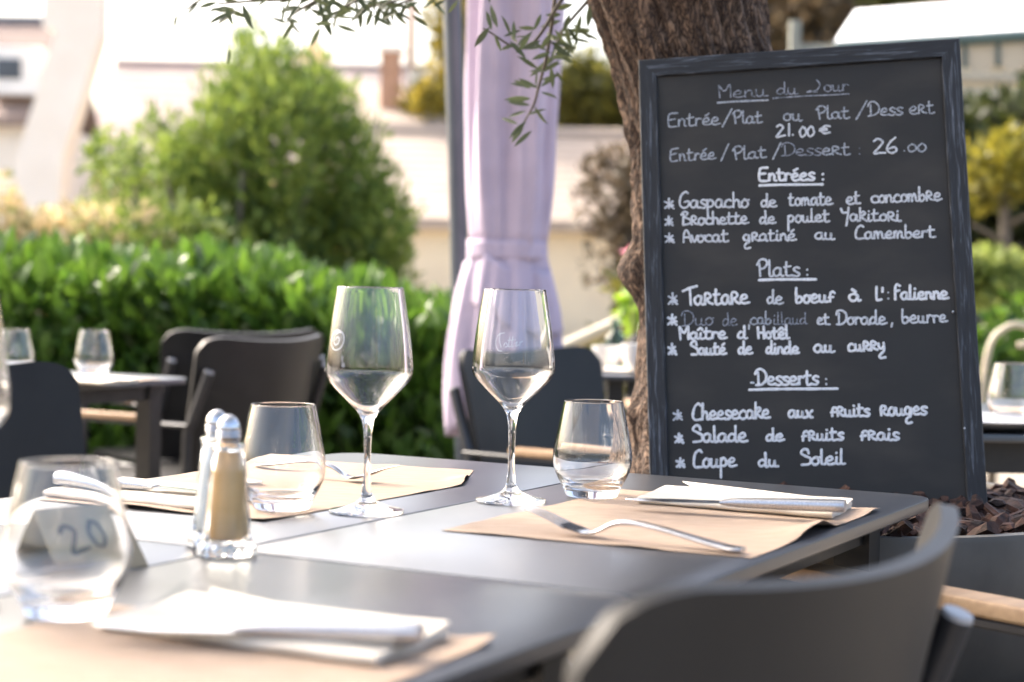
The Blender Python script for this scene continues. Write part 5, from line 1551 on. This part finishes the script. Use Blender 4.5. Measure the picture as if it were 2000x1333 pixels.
fork('steel fork lying tines up on the front edge of the right placemat', (.0200, 1.640), (.2040, 1.5235))
fork('steel fork on the far left placemat between tumbler and wine glass', (-.128, 1.985), (-.308, 2.075))

# ------------------------------------------------------------------ glasses
TUM = [(0, .0012), (.022, .0005), (.0265, .0012), (.0285, .0035), (.0315, .010), (.0368, .020), (.0408, .029), (.0428, .0375), (.0431, .045), (.0422, .054), (.0400, .066), (.0370, .081), (.0341, .095), (.0322, .1037),
       (.0319, .1049), (.0313, .1052), (.0307, .1046), (.0308, .1035), (.0327, .0948), (.0356, .081), (.0386, .066), (.0407, .054), (.0415, .045), (.0411, .038), (.0388, .0295), (.0340, .0215), (.0270, .0155), (.015, .0125), (0, .0118)]
WIN = [(0, .0006), (.034, .0004), (.0368, .0009), (.0374, .0019), (.0366, .0027), (.028, .0044), (.018, .0072), (.010, .0112), (.0062, .0165), (.0047, .024), (.0037, .036), (.0034, .052), (.0036, .070), (.0044, .083), (.0060, .091), (.0088, .0975), (.0135, .1035), (.0220, .1120), (.0325, .1225),
       (.0400, .1310), (.0430, .1366), (.0437, .1420), (.0434, .1500), (.0420, .1650), (.0394, .1850), (.0360, .2060), (.0330, .2235), (.0326, .2247), (.0321, .2250), (.0317, .2246), (.0321, .2232), (.0350, .2060), (.0384, .1850),
       (.0410, .1650), (.0424, .1500), (.0427, .1420), (.0420, .1372), (.0390, .1322), (.0315, .1238), (.0210, .1135), (.0120, .1052), (.0060, .1006), (0, .0990)]
def smooth_prof(p, sub=3, tail=None):
    P_ = spline([Vector((a, b, 0)) for a, b in p], sub)
    return [(max(0.0, q.x), q.y) for q in P_]
def glass_mesh(prof, n=96):
    """closed solid of revolution; poles at both ends"""
    pr = smooth_prof(prof)
    pr[0] = (0.0, prof[0][1])
    pr[-1] = (0.0, prof[-1][1])
    m_ = len(pr)
    vs_ = [(0, 0, pr[0][1])]
    for (r, z) in pr[1:-1]:
        vs_ += [(r * math.cos(2 * PI * k / n), r * math.sin(2 * PI * k / n), z) for k in range(n)]
    vs_.append((0, 0, pr[-1][1]))
    fs = [(0, 1 + (k + 1) % n, 1 + k) for k in range(n)]
    for i in range(m_ - 3):
        for k in range(n):
            fs.append((1 + i * n + k, 1 + i * n + (k + 1) % n, 1 + (i + 1) * n + (k + 1) % n, 1 + (i + 1) * n + k))
    b_ = 1 + (m_ - 3) * n
    fs += [(b_ + k, b_ + (k + 1) % n, len(vs_) - 1) for k in range(n)]
    me = bpy.data.meshes.new('glass')
    me.from_pydata(vs_, [], fs)
    me.materials.append(M['glass'])
    return me
tm, wm = glass_mesh(TUM), glass_mesh(WIN)
def glass(me, name, loc, label, cat, group, rz=0):
    o_ = link(name, me, None, None, True)
    o_.location = loc
    o_.rotation_euler = (0, 0, rz)
    return tag(o_, label, cat, group)
ZT = .7502
GTm, GW = 'stemless water tumblers', 'stemmed wine glasses'
glass(tm, 'tumbler', (.090, 1.917, ZT), 'empty water tumbler beside the placemat, left of the menu board', 'tumbler', GTm)
glass(tm, 'tumbler', (-.226, 1.752, ZT + .0016), 'empty water tumbler between the shakers and the left wine glass', 'tumbler', GTm)
glass(tm, 'tumbler', (-.300, 1.196, ZT), 'large blurred tumbler at the left front with the number card seen through it', 'tumbler', GTm)
glass(tm, 'tumbler', (-.930, 3.93, ZT), 'tumbler nearer the middle on the table in front of the hedge', 'tumbler', GTm)
glass(tm, 'tumbler', (-1.085, 3.85, ZT), 'tumbler nearer the left edge on the table in front of the hedge', 'tumbler', GTm)
glass(tm, 'tumbler', (.883, 3.108, ZT + .0012), 'tumbler at the right edge on the black table', 'tumbler', GTm)
w1 = glass(wm, 'wine_glass', (-.142, 1.758, ZT), 'taller looking wine glass on the left, with a small round emblem', 'wine glass', GW)
w2 = glass(wm, 'wine_glass', (.002, 1.867, ZT), 'wine glass on the right of the pair, with etched script lettering', 'wine glass', GW)
glass(wm, 'wine_glass', (-.388, 1.208, ZT), 'wine glass cut off by the left edge of the picture', 'wine glass', GW)
def bowl_r(z):
    return float(np.interp(z, [.150, .165, .185, .206, .2235], [.0434, .0420, .0394, .0360, .0330]))
def etch(parent, strokes, ang, zc, sc, width):
    mb = MB()
    for s_ in strokes:
        def place(x, y, l_):
            z = zc + y
            r = bowl_r(z) + .0001 + l_
            a = ang + x / r
            return (r * math.sin(a), -r * math.cos(a), z)
        stroke_mesh(mb, [(p[0] * sc, p[1] * sc) for p in s_], width, place, .00008)
    return mb.build('etched_emblem', M['etch'], parent, True)
circ = [(math.cos(t * PI / 8), math.sin(t * PI / 8)) for t in range(17)]
sw = [(.2, .75), (-.35, .5), (-.5, -.1), (-.15, -.5), (.3, -.3), (.35, .15), (.0, .3), (-.2, .0)]
etch(w1, [circ, sw, [(.9 * math.cos(t * PI / 8 + 1), .86 * math.sin(t * PI / 8 + 1)) for t in range(7)]], rad(-46), .1725, .0098, .0009)
etch(w2, [[(-.55, .95), (-1.15, .75), (-1.45, 0), (-1.2, -.75), (-.75, -.85)], [(-1.0, .9), (-1.05, .2), (-.85, -.5)], [(-.6, -.35), (-.4, .0), (-.2, -.35), (-.45, -.45)],
          [(.0, .55), (-.1, -.4), (.1, -.35)], [(.3, .6), (.2, -.4), (.4, -.3)], [(-.2, .2), (.6, .3)], [(.5, -.1), (.75, .1), (.6, -.35), (.9, -.2)], [(1.0, .1), (1.0, -.3)], [(1.0, .0), (1.3, .15)]], rad(-6), .170, .0105, .0007)

# ------------------------------------------------------------------ salt and pepper
def shaker(loc, label, fill, rz):
    s = empty('shaker', loc, rz)
    tag(s, label, 'shaker', 'glass shakers with steel caps')
    nf = 10
    def flute(r, z, a):
        k = (a * nf / (2 * PI)) % 1 - .5
        if z < .009:
            return r * (1 + .018 * math.cos(nf * a))
        f = min(1, max(0, (z - .006) / .006)) * min(1, max(0, (.089 - z) / .003))
        return r * (1 + f * .05 * (4 * k * k) - f * .035)
    body = [(.0005, 0), (.0215, 0), (.0238, .0012), (.0246, .0045), (.0240, .0085), (.0212, .0118), (.0203, .0150), (.0180, .040), (.0150, .070), (.0134, .0885), (.0142, .0905), (.0143, .0930), (.0135, .0940),
            (.0090, .0942), (.0088, .0935), (.0108, .0885), (.0128, .070), (.0158, .040), (.0178, .0165), (.0168, .0135), (.0005, .0130)]
    MB().lathe(body, 80, mod=lambda r, z, a: flute(r, z, a) if (r > .0181 or z > .06 and r > .0131) and z < .0890 else r).build('glass_body', M['shaker_glass'], s, angle=35)
    MB().lathe([(.0003, .0134), (.0165, .0139), (.0175, .0170), (.0155, .040), (.0125, .070), (.0106, .0880), (.0003, .0885)], 40).build('contents', fill, s, True)
    cap = [(.0003, .0936), (.0092, .0938), (.0095, .0985), (.0103, .0992), (.0104, .1006), (.0097, .1013), (.0103, .1020), (.0104, .1036), (.0097, .1044), (.0101, .1054), (.0099, .1080), (.0088, .1115), (.0068, .1145), (.0042, .1166), (.0018, .1175), (.0003, .1177)]
    c = MB().lathe(cap, 48).build('cap', M['steel'], s, angle=60)
    for k in range(6):
        a = k * PI / 3
        r = .0047
        MB().lathe([(.0001, .1155), (.0006, .1155), (.0006, .1162), (.0001, .1162)], 8, c=(r * math.cos(a), r * math.sin(a), 0)).build('hole', M['ink'], c)
    return s
shaker((-.2345, 1.468, ZT), 'fluted glass pepper shaker with brown pepper and a steel cap', M['pepper'], .1)
shaker((-.2530, 1.5215, ZT), 'fluted glass salt shaker with white salt just behind the pepper', M['salt'], .35)

# ------------------------------------------------------------------ table number card
cd = empty('table_number_card', (-.287, 1.405, ZT))
tag(cd, 'kraft tent card with the number 20 behind the foreground tumbler', 'sign')
bx_ = Vector((-.74, -.67, 0)).normalized()      # along the ridge, seen from the right end to the left
sx_ = Vector((-.032, .035, .046))
Wc = .080
def panel3(name, o0, up):
    mb = MB()
    n_ = bx_.cross(up).normalized() * .0006
    P_ = [o0, o0 + bx_ * Wc, o0 + bx_ * Wc + up, o0 + up]
    mb.add([p - n_ for p in P_] + [p + n_ for p in P_], [(3, 2, 1, 0), (4, 5, 6, 7), (0, 1, 5, 4), (1, 2, 6, 5), (2, 3, 7, 6), (3, 0, 4, 7)])
    return mb.build(name, M['kraft_card'], cd)
front = panel3('front_panel', Vector((0, 0, 0)), sx_)
back0 = Vector((sx_.x * 2, sx_.y * 2, 0))
panel3('back_panel', back0, Vector((-sx_.x, -sx_.y, sx_.z)))
upn = sx_.normalized()
nrm_ = bx_.cross(upn)
if nrm_.y > 0:
    nrm_ = -nrm_
org = bx_ * Wc
mb = MB()
for ch, off in (('2', .018), ('0', .044)):
    for s_ in GL[ch][1]:
        def place(x, y, l_):
            p = org - bx_ * x + upn * y + nrm_ * (.0008 + l_)
            return tuple(p)
        sc_ = .015 if ch == '2' else .0205
        stroke_mesh(mb, [(off + p[0] * .020 - p[1] * .003, .014 + p[1] * sc_ + p[0] * .004 + (off - .02) * .15) for p in s_], .0048, place, .0001)
mb.build('number', M['ink'], front)

# small things on the far tables
cn = empty('card_stand', (-1.10, 3.80, ZT))
tag(cn, 'small white tray with dark print on the table before the hedge', 'tray')
MB().box((.02, 0, .014), (.075, .03, .028), None, .003).build('box', M['white_paint'], cn)
MB().box((.02, -.0165, .008), (.05, .002, .006)).build('print', M['ink'], cn)
PL = [(0, .001), (.07, .001), (.085, .006), (.13, .016), (.1305, .0175), (.085, .009), (.07, .004), (0, .004)]
def dish(prof, name, loc, label, cat, m, group=None, n=64):
    mb = MB().lathe([(max(r, .0004), z) for r, z in prof], n)
    o_ = mb.build(name, m, None, angle=50)
    o_.location = loc
    return tag(o_, label, cat, group)
dish(PL, 'plate', (.42, 4.90, ZT), 'white plate on the table by the seated person', 'plate', M['white_paint'])
CUP = [(0, .0), (.022, .0), (.025, .004), (.036, .03), (.041, .065), (.0395, .065), (.034, .03), (.022, .006), (0, .005)]
dish(CUP, 'cup', (.255, 4.72, ZT), 'white cup nearest the left end of the table behind the trunk', 'cup', M['white_paint'], 'white cups on the far table')
dish([(r * 1.2, z * 1.15) for r, z in CUP], 'cup', (.335, 4.62, ZT), 'larger white cup beside the small one on the table behind the trunk', 'cup', M['white_paint'], 'white cups on the far table')
dish([(0, 0), (.028, 0), (.03, .003), (.03, .07), (.026, .085), (.012, .098), (.0115, .125), (.013, .127), (.013, .133), (0, .133)], 'bottle', (.29, 4.95, ZT), 'small dark bottle on the table behind the trunk', 'bottle', M['bottle'])
napkin('white napkin lying beside the cups on the table behind the trunk', (.24, 4.60), (.42, 4.58), (.43, 4.68), seed=6, z=.7512)
dish(PL, 'plate', (.80, 2.98, .7525), 'grey rimmed plate on the black table at the right edge', 'plate', M['cap'])

# ------------------------------------------------------------------ seated person behind the trunk
def skin_body(name, chains, m, parent, root=0, sub=2):
    """chains of (x,y,z,r) points; first point of a chain may name an earlier vertex by index"""
    vs_, es, rs = [], [], []
    for ch in chains:
        prev = None
        for p in ch:
            if isinstance(p, int):
                prev = p
                continue
            vs_.append(p[:3])
            rs.append(p[3])
            if prev is not None:
                es.append((prev, len(vs_) - 1))
            prev = len(vs_) - 1
    me = bpy.data.meshes.new(name)
    me.from_pydata(vs_, es, [])
    o_ = bpy.data.objects.new(name, me)
    COL.objects.link(o_)
    o_.parent = parent
    me.materials.append(m)
    sk = o_.modifiers.new('skin', 'SKIN')
    sk.use_smooth_shade = True
    for i, r in enumerate(rs):
        me.skin_vertices[0].data[i].radius = (r, r)
        me.skin_vertices[0].data[i].use_root = (i == root)
    sb = o_.modifiers.new('sub', 'SUBSURF')
    sb.levels = sb.render_levels = sub
    return o_
pr = empty('person', (.635, 5.36, 0))
tag(pr, 'seated person in a white shirt resting forearms on a table behind the olive trunk', 'person')
def hand(side, w, dirx):
    out = []
    return out
torso = [(0, 0, .50, .13), (0, .02, .62, .135), (0, .02, .80, .125), (0, .0, .98, .14), (0, -.01, 1.10, .115), (0, -.02, 1.19, .052), (0, -.035, 1.27, .07), (0, -.04, 1.35, .092), (0, -.035, 1.42, .075)]
chains = [torso,
          [0, (-.10, -.06, .47, .085), (-.14, -.42, .49, .062), (-.14, -.44, .30, .05), (-.14, -.40, .08, .036), (-.14, -.52, .045, .033)],
          [0, (.10, -.06, .47, .085), (.14, -.42, .49, .062), (.14, -.44, .30, .05), (.14, -.40, .08, .036), (.14, -.52, .045, .033)],
          [4, (-.17, -.02, 1.09, .055), (-.215, -.10, .95, .047), (-.215, -.22, .835, .040), (-.25, -.40, .803, .030), (-.28, -.50, .787, .022), (-.30, -.55, .780, .026)],
          [4, (.17, -.02, 1.09, .055), (.215, -.10, .95, .047), (.205, -.22, .835, .040), (.10, -.38, .803, .030), (.03, -.46, .787, .022), (-.01, -.49, .782, .026)]]
body = skin_body('body', chains, M['skin'], pr)
for base, d0 in (((-.30, -.55, .779), Vector((-.55, -.83, 0))), ((-.01, -.49, .781), Vector((-.8, -.6, 0)))):
    side = Vector((-d0.y, d0.x, 0)).normalized()
    for k in range(4):
        o0 = Vector(base) + side * (k - 1.5) * .016
        ln = (.062, .072, .068, .055)[k]
        c1 = o0 + d0 * .03
        fing = [(*o0, .010), (*c1, .0095), (*(c1 + d0 * ln * .5 + Vector((0, 0, .004))), .0085), (*(c1 + d0 * ln + Vector((0, 0, -.008))), .007)]
        skin_body('finger', [fing], M['skin'], body, sub=1)
    th = Vector(base) - side * .028
    skin_body('thumb', [[(*th, .011), (*(th - side * .02 + d0 * .025), .0105), (*(th - side * .024 + d0 * .052), .009)]], M['skin'], body, sub=1)
skin_body('shirt', [[(0, 0, .50, .150), (0, .02, .62, .155), (0, .02, .80, .142), (0, 0, .98, .155), (0, -.01, 1.10, .13), (0, -.018, 1.155, .07)],
                    [4, (-.16, -.02, 1.09, .062), (-.20, -.10, .95, .053), (-.215, -.22, .845, .050), (-.237, -.32, .828, .044)],
                    [4, (.17, -.02, 1.09, .072), (.215, -.10, .95, .063), (.205, -.22, .845, .056), (.155, -.30, .828, .048)]], M['shirt'], pr)
skin_body('trousers', [[(0, 0, .50, .148), (0, .02, .56, .15)], [0, (-.10, -.06, .47, .098), (-.14, -.42, .49, .075), (-.14, -.445, .30, .062), (-.14, -.40, .10, .052)],
                       [0, (.10, -.06, .47, .098), (.14, -.42, .49, .075), (.14, -.445, .30, .062), (.14, -.40, .10, .052)]], M['trouser'], pr)
skin_body('hair', [[(0, -.01, 1.34, .088), (0, -.012, 1.40, .094), (0, -.02, 1.45, .074)]], M['hair'], pr)
skin_body('nose', [[(0, -.125, 1.36, .010), (0, -.138, 1.335, .013)]], M['skin'], body, sub=1)
for s_ in (-1, 1):
    MB().lathe([(.0005, -.004), (.008, -.002), (.009, .002), (.0005, .004)], 12, c=(s_ * .032, -.118, 1.365)).build('eye', M['ink'], body)
MB().box((0, -.122, 1.305), (.045, .008, .008), None, .002).build('mouth', M['skin'], body)
chair_at((.635, 5.56), (0, -1), 'armchair under the seated person behind the trunk')
